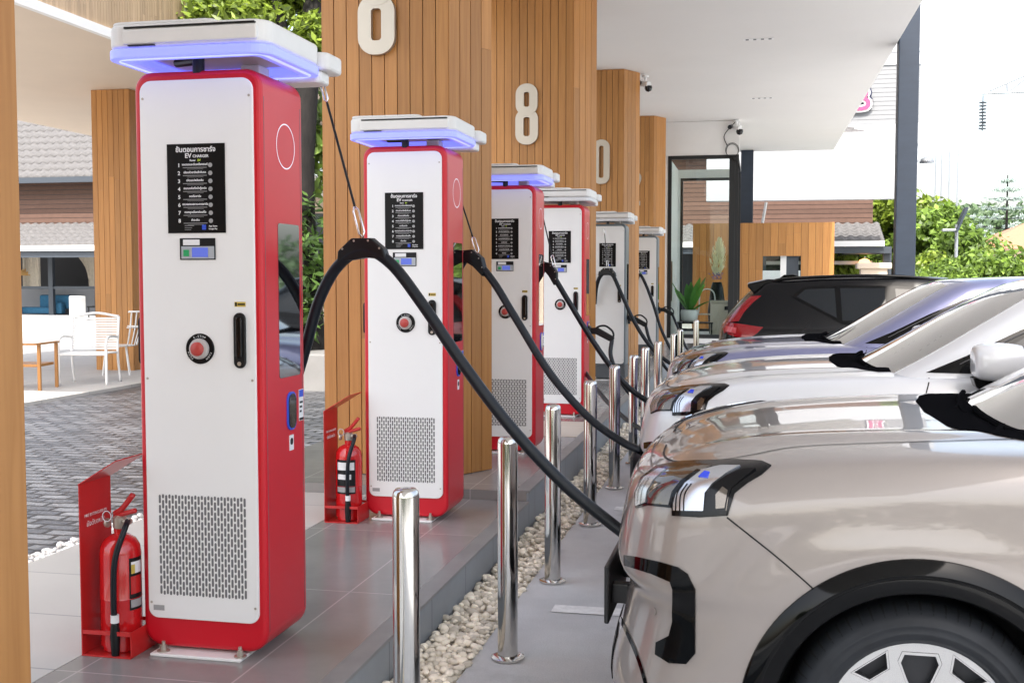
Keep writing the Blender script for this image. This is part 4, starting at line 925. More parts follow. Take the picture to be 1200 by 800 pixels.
    if kind == 'red':
        b = MB(); b.prism(rrect(.20, .285, .835, .985, .035, 8), X-.002, X+.006, 'x'); rc = b.build('socket_rim', M['blue'], t, bevel=.002)
        b = MB(); b.prism(rrect(.208, .277, .843, .977, .03, 8), X+.0062, X+.0085, 'x'); b.build('socket', M['black'], rc)
        b = MB(); b.box(X-.001, X+.0015, .318, .362, .86, .985); st = b.build('sticker', M['print'], t)
        b = MB(); b.box(X+.0016, X+.0022, .320, .360, .955, .983); b.build('sticker_head', M['blue'], st)
        b = MB(); b.box(X+.0016, X+.0022, .320, .360, .862, .872)
        for k in range(3): b.box(X+.0016, X+.0022, .324, .354-.006*k, .93-k*.018, .938-k*.018)
        b.build('sticker_print', M['dark'], st)
        b = MB(); b.box(X-.001, X+.0015, .222, .262, .755, .815); st = b.build('sticker', M['print'], t); b = MB(); b.prism(circle(.242, .79, .014, 14), X+.0016, X+.0022, 'x'); b.build('sticker_print', M['dark'], st)
        b = MB(); n = 40; r0, r1 = .082, .0865; vs = []
        for r_, xx in ((r0, X+.0015), (r1, X+.0015)):
            for i in range(n): a = 2*math.pi*i/n; vs.append((xx, .215+r_*math.cos(a), 1.93+r_*math.sin(a)))
        b.add(vs, [(i, (i+1) % n, n+(i+1) % n, n+i) for i in range(n)]); b.build('lit_ring', M['ring_on'], t)
        b = MB(); b.prism(rrect(.02, .06, 1.10, 1.28, .02, 6), -X-.012, -X+.002, 'x'); b.build('side_latch', M['dark'], t)
    else:
        b = MB(); b.prism(rrect(.16, .30, .85, .99, .02, 6), X-.002, X+.008, 'x'); b.build('socket', M['black'], t)
    # head with light strip and cable arm
    x0, x1, y0, y1 = -.305, .33, -.115, .42
    b = MB(); b.prism(rrect(x0, x1, y0, y1, .07, 8), 2.2600, 2.3440, 'z'); hd = b.build('head_cover', M['headwhite'], t, bevel=.014, seg=3)
    b = MB(); b.prism(rrect(x0+.005, x0+.42, y0+.03, y1-.03, .04, 6), 2.3452, 2.3600, 'z'); b.build('lid', M['headwhite'], hd, bevel=.01)
    b = MB(); b.prism(rrect(-.225, .30, 2.2700, 2.3220, .010, 4), y0-.012, y0+.01); b.build('front_bar', M['headwhite'], hd, bevel=.006)
    b = MB(); b.prism(rrect(-.22, .29, 2.3260, 2.3330, .003, 3), y0-.006, y0+.01); b.box(-.205, -.10, y0-.006, y0+.01, 2.2635, 2.2670); b.build('rail_gap', M['dark'], hd)
    n_ = 8
    def ringmesh(ins0, ins1, z0, z1):
        A = rrect(x0+ins0, x1-ins0, y0+ins0, y1-ins0, .075, n_); B = rrect(x0+ins1, x1-ins1, y0+ins1, y1-ins1, .025, n_); k = len(A); b = MB()
        vs = [(p[0], p[1], z0) for p in A]+[(p[0], p[1], z0) for p in B]+[(p[0], p[1], z1) for p in A]+[(p[0], p[1], z1) for p in B]; fs = []
        for i in range(k):
            j = (i+1) % k; fs += [(i, j, k+j, k+i), (2*k+i, 3*k+i, 3*k+j, 2*k+j), (i, 2*k+i, 2*k+j, j), (k+i, k+j, 3*k+j, 3*k+i)]
        return b.add(vs, fs)
    lr = ringmesh(-.004, .066, 2.2220, 2.2585).build('light_strip', M['led'], t, bevel=.006)
    ringmesh(.018, .036, 2.2205, 2.2240).build('light_core', M['led_edge'], lr)
    b = MB(); b.box(x0+.1, x1-.1, y0+.1, y1-.1, 2.2530, 2.2595); b.build('underside', M['headwhite'], hd)
    b = MB(); b.box(.06, .14, .24, .34, H-.01, 2.2520); b.build('mast', M['headwhite'], t, bevel=.008)
    b = MB(); b.tube([(.0, .02, H-.01), (.0, .02, 2.2520)], .022, 12); b.tube([(-.13, .1, 2.2400), (.0, .02, 2.2300)], .016, 10); b.build('hinge', M['dark'], t)
    b = MB(); b.prism(rrect(.22, .358, .40, .58, .036, 6), 2.2530, 2.3230, 'z'); ar = b.build('cable_arm', M['headwhite'], t, bevel=.012)
    b = MB(); b.prism(rrect(.14, .325, .40, .52, .03, 6), 2.2030, 2.2520, 'z'); b.build('arm_bracket', M['headwhite'], ar, bevel=.01)
    return t
print_parent_fix = lambda t: None
EX = [('nearest and largest red framed charging station, a black cable lifted by cord at its right', 'red', (310, 782), 1.0),
      ('second red framed charging station from the camera, before the pillar with the cut off numeral', 'red', (525, 614), 1.0),
      ('third red framed charging station, half hidden by a timber pillar, its head lit blue', 'red', None, .945),
      ('red framed charging station with unlit head, standing before the figure 8 pillar', 'red', None, .945),
      ('grey framed charging station with cable and clamp hanging across its white front', 'grey', None, .945),
      ('farthest charging station, grey framed, nearest the glass kiosk', 'grey', None, .945)]
def xr_of(px, fwd): return (((px-600)/FPX)-.2178)*.9772*fwd
CH = []   # (origin x, y front, z, scale)
for i, (px, fwd, z, s) in enumerate(((309, 4.155, ZL, 1), (524.5, 6.55, ZL, 1), (628, 8.68, ZU, .945), (685, 11.0, ZU+.0, .945), (733.5, 14.9, ZU, .945), (770.5, 19.2, ZU, .945))):
    xr = xr_of(px, fwd); CH.append((xr-.255*s, fy(fwd, xr), z, s))
redc = charger_base('red'); greyc = charger_base('grey')
for nm in ('print', 'rule_lines', 'app_mark'):    # print belongs to the board
    for t in (redc, greyc):
        bd = [c for f in children(t) if f.name.startswith('front_panel') for c in children(f) if c.name.startswith('instruction')][0]
        for c in children(t):
            if c.name.split('.')[0] == nm: c.parent = [f for f in children(t) if f.name.startswith('front_panel')][0]
off = {'blue_light': M['ledoff'], 'blue_light_core': M['ledoff']}
ST = []
for i, (x, y, z, s) in enumerate(CH):
    src = redc if i < 4 else greyc
    o = src if i in (0, 4) else copy_tree(src, swap=off if i == 3 else None)
    if i == 4:
        for c in [o]+[d for d in bpy.data.objects if d.parent and (d.parent == o or d.parent.parent == o)]:
            if c.data is not None:
                for sl in c.material_slots:
                    if sl.material and sl.material.name in off: sl.material = off[sl.material.name]
    o.location = (x, y, z); o.scale = (s,)*3; tag(o, EX[i][0], 'charging station', 'electric vehicle chargers in a row'); ST.append(o)

# ------------------------------------------------------------------ steel bollards
def bollard_proto():
    t = empty('bollard'); r_ = .0425; H = .94
    b = MB(); b.lathe([(r_, .004), (r_, H-.028), (r_*.93, H-.012), (r_*.75, H-.003), (r_*.4, H), (0, H)], 40); b.build('post', M['steel'], t, autos=50)
    b = MB(); b.lathe([(.070, .004), (.070, .012), (.060, .016), (r_+.001, .018)], 32); b.build('flange', M['steel'], t, autos=40); return t
bp = bollard_proto()
lab = ['nearest steel bollard, cut off by the bottom edge, standing before the first charger', 'second steel bollard from the camera, the long cable passing behind its top', 'third steel bollard from the camera, left of the front of the taupe car', 'fourth steel bollard, between the cables of the second and third chargers', 'fifth steel bollard, standing just left of the nose of the white car',
       'sixth steel bollard along the gravel, before the fifth charger', 'seventh steel bollard along the gravel', 'eighth steel bollard along the gravel, in front of the drooping connector cable', 'ninth steel bollard, left of the pair near the kiosk', 'tenth steel bollard, near the plinth of the glass kiosk', 'last steel bollard of the row, closest to the tail of the black car']
for i, (px, py) in enumerate(((475.5, 572), (595, 512), (648, 474), (692, 446), (720.5, 428), (743, 416), (756.5, 407), (771.5, 400), (790, 391), (797, 386), (816, 375))):
    q = W(px, py, Z=.937); o = bp if i == 0 else copy_tree(bp); o.location = (q.x, q.y, 0); tag(o, lab[i], 'bollard', 'polished steel bollards along the gravel')

# ------------------------------------------------------------------ fire extinguishers in red stands
def ext_stand():
    t = empty('extinguisher_stand')
    # L-shaped board facing +x, folded roof plate, low shelf; origin at the front foot of the board
    b = MB(); b.box(-.004, 0, 0, .21, 0, .655); bd = b.build('board', M['red2'], t)
    b = MB(); b.add([(-.003, -.004, .650), (-.003, .216, .650), (.155, .216, .745), (.155, -.004, .745), (-.003, -.004, .654), (-.003, .216, .654), (.155, .216, .749), (.155, -.004, .749)], [(0,3,2,1),(4,5,6,7),(0,1,5,4),(1,2,6,5),(2,3,7,6),(3,0,4,7)]); b.build('roof_plate', M['red2'], t)
    b = MB(); b.box(.002, .2, .0, .004, .085, .1); b.box(.002, .2, .2, .204, .085, .1); b.box(.198, .202, .004, .2, .007, .1); b.box(.002, .197, .005, .035, .088, .092); b.box(.001, .2, .0, .204, .0, .006); b.build('cradle', M['red2'], t)
    for s_, z, bd_ in (('FIRE EXTINGUISHER', .525, .017), ('ถังดับเพลิง', .492, .028)):
        me = text_mesh(s_, bd_, extrude=.0004); me.materials.clear(); o = link('lettering', me, M['print'], bd); o.location = (.0006, .105, z); o.rotation_euler = (math.pi/2, 0, math.pi/2)
    return t
def extinguisher(label_front):
    t = empty('fire_extinguisher')
    r_ = .0775
    b = MB(); b.lathe([(.066, 0), (.070, .004), (.070, .02), (r_, .022), (r_, .20), (r_+.0012, .203), (r_, .206), (r_, .37), (.073, .40), (.058, .425), (.035, .44), (.022, .445), (.022, .465), (0, .465)], 40); b.build('cylinder', M['redext'], t, autos=35)
    b = MB(); b.lathe([(.024, .466), (.026, .475), (.026, .505), (.016, .515), (0, .516)], 18); b.tube([(.0, 0, .49), (.05, -.01, .495)], .012, 10); v = b.build('valve', M['steel_br'], t, autos=40)
    b = MB(); b.tube(crom([(-.02, 0, .52), (.02, -.01, .545), (.07, -.02, .60)]), .011, 8); b.tube(crom([(-.02, 0, .51), (.03, -.012, .525), (.08, -.022, .54)]), .010, 8); b.build('lever', M['red2'], v, smooth=True)
    b = MB(); b.tube([(-.035+.018*math.cos(a), -.03, .515+.02*math.sin(a)) for a in np.linspace(0, 6.28, 16)], .0025, 5); b.build('pin_ring', M['chrome'], v)
    b = MB(); b.lathe([(.018, -.006), (.018, .004), (0, .006)], 14, (-.045, -.01, .485), 'x'); b.build('gauge', M['steel_br'], v, autos=40)
    b = MB(); b.tube(crom([(.04, -.01, .495), (.052, -.055, .47), (.03, -.088, .36), (.024, -.092, .20), (.026, -.088, .10)]), .0115, 10); h = b.build('hose', M['rubber'], t, smooth=True)
    b = MB(); b.lathe([(.014, -.02), (.016, 0), (.019, .06), (.015, .1)], 12, (.026, -.089, .02)); b.build('nozzle', M['dark'], h, autos=40); b = MB(); b.lathe([(.0155, 0), (.0155, .03)], 12, (.026, -.0885, .125)); b.build('clip', M['print'], h)
    def lab(name, a0, a1, z0, z1, m, rr=.0006):
        b = MB(); n = 14; vs = []
        for z in (z0, z1):
            for i in range(n+1): a = R(a0+(a1-a0)*i/n); vs.append(((r_+rr)*math.cos(a), (r_+rr)*math.sin(a), z))
        b.add(vs, [(i, i+1, n+2+i, n+1+i) for i in range(n)]); return b.build(name, m, t, smooth=True)
    c0, c1 = (-130, -40) if label_front else (-36, 14)
    lab('label', c0, c1, .16, .36, M['dark']); 
    lab('label_text', c0+6, c1-6, .30, .345, M['print'], .0012); lab('label_text', c0+8, c1-20, .245, .275, M['print'], .0012); lab('label_text', c0+4, c1-4, .17, .20, M['print_grey'], .0012)
    if not label_front: lab('yellow_mark', -30, -18, .30, .335, M['yellow'], .0018); lab('label_panel', -32, 6, .222, .29, M['red2'], .0016)
    return t
q = W(97, 768, Z=ZL)
s1 = ext_stand(); s1.location = (q.x, q.y, ZL+.001); tag(s1, 'red sheet metal extinguisher stand with white lettering, beside the first charger', 'stand', 'red extinguisher stands')
e1 = extinguisher(False); e1.location = (q.x+.105, q.y+.10, ZL+.008); e1.rotation_euler = (0, 0, R(0)); tag(e1, 'large red fire extinguisher with black hose, partly hidden by the first charger', 'fire extinguisher', 'fire extinguishers beside the chargers')
q = W(381, 612, Z=ZL)
s2 = copy_tree(s1); s2.location = (q.x, q.y, ZL+.001); tag(s2, 'red sheet metal extinguisher stand seen almost edge on, left of the second charger', 'stand', 'red extinguisher stands')
e2 = extinguisher(True); e2.location = (q.x+.112, q.y+.10, ZL+.008); tag(e2, 'red fire extinguisher with black and silver label, left of the second charger', 'fire extinguisher', 'fire extinguishers beside the chargers')
for px, py in ((383, 640), (383, 640)): pass

# ------------------------------------------------------------------ charging cables
CABG = 'charging cables hung from the charger heads'
def cable(name, label, pts, r_=.0235, clamp=None, cord=None, group=CABG):
    """thick cable along surveyed points, with its lifting clamp and cord"""
    t = empty(name, pts[0], label=label, cat='cable', group=group); o = Vector(pts[0])
    b = MB(); b.tube([p-o for p in crom(pts, 10)], r_, 14); b.build('hose', M['rubber'], t, smooth=True)
    if clamp is not None:
        i = clamp; p = Vector(pts[i]); d = (Vector(pts[i+1])-Vector(pts[i-1])).normalized()
        ang = math.atan2(d.z, Vector((d.x, d.y)).length); yaw = math.atan2(d.y, d.x)
        mtx = Matrix.Translation(p-o)@Matrix.Rotation(yaw, 4, 'Z')@Matrix.Rotation(-ang, 4, 'Y')
        s = r_/.0235; b = MB(); pr = [(-.115*s, -.045*s), (.02*s, -.032*s), (.115*s, -.045*s), (.10*s, .0), (.045*s, .046*s), (-.045*s, .050*s), (-.11*s, .0)]
        b.prism(pr, -.0225*s, .0225*s); b.v = [tuple(mtx@Vector(v)) for v in b.v]; c = b.build('clamp', M['dark'], t, bevel=.006)
        b = MB()
        for x, z in ((-.085, .008), (-.03, .038), (.035, .036), (.085, .003)): b.lathe([(.0045*s, -.0245*s), (.0045*s, -.0228*s)], 8, (x*s, 0, z*s), 'y')
        b.v = [tuple(mtx@Vector(v)) for v in b.v]; b.build('rivet', M['steel_br'], c)
        if cord is not None:
            top = Vector(cord)-o; bot = mtx@Vector((-.0*s, 0, .050*s)); d = bot-top
            b = MB(); b.tube([top+d*.13, top+d*.80], .0052, 8); b.build('cord', M['dark'], t)
            for e0, e1, nm in ((0, .13, 'swivel'), (.80, 1.0, 'carabiner')):
                a, c_ = top+d*e0, top+d*e1; u = (c_-a); ln = u.length; u.normalize(); sd = u.cross(Vector((0, 1, 0))).normalized()*(.011 if nm == 'carabiner' else .007)
                b = MB(); b.tube([a, a+u*ln*.15+sd, a+u*ln*.85+sd, c_, a+u*ln*.85-sd, a+u*ln*.15-sd, a], .0042, 6); b.build(nm, M['chrome'], t, smooth=True)
    return t
def path(pp, y0, y1):
    n = len(pp); return [W(px, py, Y=y0+(y1-y0)*i/(n-1)) for i, (px, py) in enumerate(pp)]
y1c = CH[0][1]
pts = path([(330, 500), (345, 452), (358, 408), (374, 352), (396, 312), (426, 293), (458, 309), (496, 358), (545, 430), (600, 502), (660, 566), (715, 612), (745, 634)], y1c+.50, 4.12)
x, y, z, s = CH[0]
cable('charging_cable', 'thick black cable lifted by a cord, drooping from the first charger to the taupe car', pts, .0230, 5, W(377, 97, Y=y+.5))
y2 = CH[1][1]
pts = path([(518, 380), (530, 335), (545, 304), (556, 305), (578, 330), (605, 374), (645, 438), (690, 489), (730, 518), (752, 528)], y2+.50, 6.45)
cable('charging_cable', 'black cable of the second charger, drooping behind the bollards to the white car', pts, .0235, 3, W(529, 200, Y=y2+.50))
y3 = CH[2][1]
pts = path([(626, 370), (632, 330), (638, 314), (645, 318), (662, 346), (690, 392), (716, 430), (738, 455), (765, 474)], y3+.50, 8.85)
cable('charging_cable', 'black cable of the third charger, crossing the fourth charger to the silver car', pts, .0225, 3, W(633, 240, Y=y3+.48))
y5 = CH[4][1]
pts = path([(697, 356), (699, 336), (704, 323), (712, 319), (719, 324), (729, 346), (745, 380), (764, 408), (783, 424), (805, 436)], y5-.06, y5-.35)
cable('charging_cable', 'black cable hung in an arch across the white front of the fifth charger', pts, .026, 3, W(708, 268, Y=y5-.06))
y6 = CH[5][1]
pts = path([(746, 330), (750, 322), (757, 334), (766, 358), (775, 386), (788, 412), (800, 424)], y6-.06, y6-.35)
cable('charging_cable', 'black cable hanging down the front of the sixth charger', pts, .026)

def connector(base, yaw, pitch, label, cab, s=1.0):
    """pistol-grip plug resting in its holster, with the cable below"""
    t = empty('charging_connector', base, label=label, cat='connector', group='plugs resting in the charger holsters')
    mtx = Matrix.Rotation(yaw, 4, 'Z')@Matrix.Rotation(pitch, 4, 'Y')
    def put(b, *a, **k): b.v = [tuple(mtx@(Vector(v)*s)) for v in b.v]; return b.build(*a, **k)
    b = MB(); b.prism([(-.06, -.03), (.0, -.035), (.17, -.135), (.215, -.115), (.225, -.085), (.19, -.06), (.03, .045), (-.06, .045)], -.028, .028); put(b, 'barrel', M['dark'], t, bevel=.010)
    b = MB(); b.tube(crom([(.01, 0, .04), (.06, 0, .06), (.13, 0, .055), (.195, 0, .0), (.215, 0, -.05), (.205, 0, -.09)]), .0125, 10); put(b, 'grip', M['dark'], t, smooth=True)
    b = MB(); b.box(-.09, -.055, -.06, .06, -.07, .07); put(b, 'holster', M['dark'], t, bevel=.01)
    b = MB(); o = Vector(base); st = mtx@(Vector((.19, 0, -.115))*s)
    b.tube(crom([st]+[Vector(c)-o for c in cab], 8), .0215, 10); b.build('cable', M['rubber'], t, smooth=True); return t
for i, base_px, cabpx, yy, lab in ((3, (690, 388), [(716, 418), (727, 445), (739, 462), (752, 475), (770, 480)], .3, 'black plug resting in the holster on the side of the fourth charger'),
                                  (4, (741, 374), [(762, 400), (776, 425), (786, 440), (784, 455), (774, 462)], .25, 'black plug resting in the holster on the side of the fifth charger'),
                                  (5, (776, 363), [(792, 378), (798, 392), (806, 410), (822, 424)], .25, 'black plug resting in the holster on the side of the sixth charger')):
    x, y, z, s = CH[i]; p = W(*base_px, X=x+.255*s+.09)
    p = Vector((x+.255*s+.085, y+.2, W(base_px[0], base_px[1], Y=y+.2).z))
    connector(p, 0, R(-4), lab, [W(a, c, Y=y+.15) for a, c in cabpx], .82)
x, y, z, s = CH[3]
pts = path([(686, 436), (697, 452), (712, 471), (734, 491), (760, 508)], y+.2, y-1.6)
cable('charging_cable', 'low black cable trailing from the fourth charger behind the bollards', pts, .02)
# ------------------------------------------------------------------ cars
def bspl(P, nu, nv):
    """uniform cubic B-spline surface from a half control net: rows sill->centre line, columns front centre -> rear centre; the
    first/last column and the last row lie on the symmetry plane"""
    P = np.array(P, float); fl = np.array([1, -1, 1.])
    P = np.concatenate([P[:, 1:2]*fl, P, P[:, -2:-1]*fl], 1)
    P = np.concatenate([2*P[:1]-P[1:2], P, P[-2:-1]*fl], 0)
    def basis(n, k):
        nseg = n-3; u = np.linspace(0, nseg, nseg*k+1); i = np.minimum(u.astype(int), nseg-1); t = u-i; B = np.zeros((len(u), n))
        for a, f in enumerate(((1-t)**3/6, (3*t**3-6*t*t+4)/6, (-3*t**3+3*t*t+3*t+1)/6, t**3/6)): B[np.arange(len(u)), i+a] = f
        return B
    A = basis(P.shape[0], nu); B = basis(P.shape[1], nv)
    return np.einsum('ui,ijk,vj->uvk', A, P, B)
def mirror_grid(S):
    """near side (y<0) and far side welded into one sheet"""
    r_, c, _ = S.shape; vs = []; fs = []
    for sg in (-1, 1):
        k = len(vs); q = S.copy(); q[..., 1] *= sg; vs += [tuple(v) for v in q.reshape(-1, 3)]
        for i in range(r_-1):
            for j in range(c-1):
                f = (k+i*c+j, k+i*c+j+1, k+(i+1)*c+j+1, k+(i+1)*c+j); fs.append(f if sg < 0 else f[::-1])
    return vs, fs
def surf_obj(name, S, m, parent, cut=None):
    vs, fs = mirror_grid(S); bm = bmesh.new(); bv = [bm.verts.new(v) for v in vs]
    for f in fs:
        try: bm.faces.new([bv[i] for i in f])
        except ValueError: pass
    bmesh.ops.remove_doubles(bm, verts=bm.verts, dist=.0004); bmesh.ops.recalc_face_normals(bm, faces=bm.faces)
    bm.normal_update()
    tree_ = BVHTree.FromBMesh(bm)
    # make sure normals look outwards
    tot = sum((f.normal.y*f.calc_center_median().y+f.normal.z*(f.calc_center_median().z-.7))*f.calc_area() for f in bm.faces)
    if tot < 0: bmesh.ops.reverse_faces(bm, faces=bm.faces); bm.normal_update(); tree_ = BVHTree.FromBMesh(bm)
    if cut: bmesh.ops.delete(bm, geom=[f for f in bm.faces if cut(f.calc_center_median())], context='FACES')
    me = bpy.data.meshes.new(name); bm.to_mesh(me); bm.free(); o = link(name, me, m, parent, smooth=True); return o, tree_
def cdt_fill(outline, step, holes=()):
    pts = [Vector(p) for p in outline]; edges = [(i, (i+1) % len(outline)) for i in range(len(outline))]
    for h in holes: k = len(pts); pts += [Vector(p) for p in h]; edges += [(k+i, k+(i+1) % len(h)) for i in range(len(h))]
    xs = [p[0] for p in outline]; ys = [p[1] for p in outline]
    def inside(x, y, poly):
        c = False; n = len(poly)
        for i in range(n):
            x1, y1 = poly[i]; x2, y2 = poly[(i+1) % n]
            if (y1 > y) != (y2 > y) and x < (x2-x1)*(y-y1)/(y2-y1)+x1: c = not c
        return c
    x = min(xs)+step/2; row = 0
    while x < max(xs):
        y = min(ys)+step/2*(1+row % 2)
        while y < max(ys):
            if inside(x, y, outline) and not any(inside(x, y, h) for h in holes): pts.append(Vector((x, y)))
            y += step
        x += step; row += 1
    v, e, f, *_ = delaunay_2d_cdt(pts, edges, [], 1 if not holes else 1, 1e-6)
    if holes:
        f = [t for t in f if not any(inside(sum(v[i].x for i in t)/len(t), sum(v[i].y for i in t)/len(t), h) for h in holes)]
        f = [t for t in f if inside(sum(v[i].x for i in t)/len(t), sum(v[i].y for i in t)/len(t), outline)]
    return v, f
def densify(poly, step, closed=True):
    out = []; n = len(poly)
    for i in range(n if closed else n-1):
        a, c = Vector(poly[i]), Vector(poly[(i+1) % n]); k = max(1, int((c-a).length/step))
        out += [tuple(a+(c-a)*j/k) for j in range(k)]
    if not closed: out.append(tuple(poly[-1]))
    return out
class Caster:
    """lays a flat outline onto a body surface"""
    def __init__(s, trees, org, dirf): s.t = trees; s.org = org; s.d = dirf
    def hit(s, u, v):
        o = s.org(u, v); d = s.d(u, v); best = None
        for tr in s.t:
            l, n, i, dist = tr.ray_cast(o, d)
            if l is not None and (best is None or dist < best[2]): best = (l, n, dist)
        return best
MIR = {}
def twin(name, b, m, parent):
    """the same part on the far side of the car"""
    c = MB(); c.add([(p[0], -p[1], p[2]) for p in b.v], [tuple(t[::-1]) for t in b.f]); par = MIR.get(parent.name, parent) if parent is not None else None
    MIR['last'] = c.build(name, m, par, autos=50); return MIR['last']
def patch(name, cs, outline, m, parent, off=.004, step=.03, thick=.0, holes=(), mirror=False, edge=None, skirt=.012, **kw):
    ol = densify(outline, step*.8); v, f = cdt_fill(ol, step, [densify(h, step*.8) for h in holes])
    P = []; N = []
    for q in v:
        h = cs.hit(q.x, q.y); P.append(h[0] if h else None); N.append(h[1] if h else None)
    good = [i for i in range(len(P)) if P[i] is not None]
    if not good: return None
    for i in range(len(P)):
        if P[i] is None:
            j = min(good, key=lambda k: (v[k]-v[i]).length); P[i] = P[j]; N[i] = N[j]
    P = [P[i]+N[i]*off for i in range(len(P))]
    b = MB(); b.add(P, [tuple(t) for t in f])
    ec = {}
    for t in f:
        for a, c in zip(t, t[1:]+t[:1]): ec[(min(a, c), max(a, c))] = ec.get((min(a, c), max(a, c)), 0)+1
    bd = [e for e, n in ec.items() if n == 1]
    if skirt:
        idx = {}
        for a, c in bd:
            for i in (a, c):
                if i not in idx: idx[i] = len(b.v); b.v.append(tuple(P[i]-N[i]*(off+skirt)))
            b.f.append((a, c, idx[c], idx[a])); b.mi.append(0)
    if mirror: twin(name, b, m, parent)
    me = bpy.data.meshes.new(name); me.from_pydata(b.v, [], b.f)
    bm = bmesh.new(); bm.from_mesh(me); bmesh.ops.recalc_face_normals(bm, faces=bm.faces); bm.to_mesh(me); bm.free()
    o = link(name, me, m, parent); me.polygons.foreach_set('use_smooth', [True]*len(me.polygons)); me.set_sharp_from_angle(angle=R(50))
    if mirror: MIR[o.name] = MIR.pop('last')
    return o
def ribbon(name, cs, line, wd, m, parent, off=.0015, step=.015, mirror=False, smooth_line=True):
    if smooth_line: line = [(p.x, p.y) for p in crom([(*q, 0) for q in line], 6)]
    ln = densify(line, step, False); H = [cs.hit(*q) for q in ln]; H = [h for h in H if h]
    if len(H) < 2: return None
    b = MB(); vs = []
    for i, h in enumerate(H):
        t = (H[min(i+1, len(H)-1)][0]-H[max(i-1, 0)][0]).normalized(); s_ = t.cross(h[1]).normalized()*wd/2; p = h[0]+h[1]*off; vs += [p-s_, p+s_]
    b.add(vs, [(2*i, 2*i+1, 2*i+3, 2*i+2) for i in range(len(H)-1)])
    if mirror: twin(name, b, m, parent)
    return b.build(name, m, parent, smooth=True)
ip = lambda x, xs, ys: float(np.interp(x, xs, ys))
def plan(xf, hw, L, xr, fr=1.0, rr=1.0):
    """half outline in plan, front centre -> side -> rear centre"""
    a = [(0, 0), (.32, .006), (.62, .035), (.84, .105), (.96, .23), (1.0, .42)]
    out = [(xf+x*fr, hw*y) for y, x in a]
    out += [(x, hw) for x in (.75, 1.1, 1.5, 2.0, 2.6, 3.2, L-.75)]
    out += [(xr-x*rr, hw*y) for y, x in reversed(a)]; return out
def paint(name, c, metal=.0, rough=.28, flake=.0):
    return mat(name, c, rough, metal=metal, coat=1.0, coatr=.03, bump=.012, bscale=900, spec=.5)
M['carglass'] = mat('tinted_car_glass', (.008, .011, .014), .02, spec=.45)
M['screenglass'] = mat('windscreen_glass', (.25, .24, .228), .03, metal=.45, coat=1.0, coatr=.0, spec=.9)
M['trim'] = mat('piano_black_trim', (.0015, .0015, .0017), .07, coat=.0, spec=.24)
M['plastic'] = mat('matt_black_plastic', (.004, .004, .005), .3, spec=.06)
M['liner'] = mat('arch_liner', (.006, .006, .006), .9)
M['tyre'] = mat('tyre_rubber', (.016, .018, .022), .55, spec=.35, var=.3, vscale=9, bump=.1, bscale=50)
M['rim'] = mat('machined_alloy', (.80, .79, .77), .22, metal=.85)
M['rimdark'] = mat('dark_alloy', (.035, .036, .04), .35, metal=.3)
M['lampclear'] = mat('lamp_lens', (.20, .175, .15), .06, metal=.8)
M['lamp_dark'] = mat('lamp_bezel', (.004, .004, .005), .10, spec=.28)
M['lamp_white'] = mat('lamp_reflector', (.60, .62, .66), .20, metal=.8)
M['lamp_red'] = mat('red_lens', (.27, .003, .008), .07, coat=.4)
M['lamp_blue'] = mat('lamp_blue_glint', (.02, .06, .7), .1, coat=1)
M['cowl'] = mat('cowl_grille', (.006, .006, .007), .5, spec=0)
M['seam'] = mat('panel_gap', (.012, .011, .011), .8)
M['number_plate'] = mat('number_plate_back', (.02, .02, .022), .4)

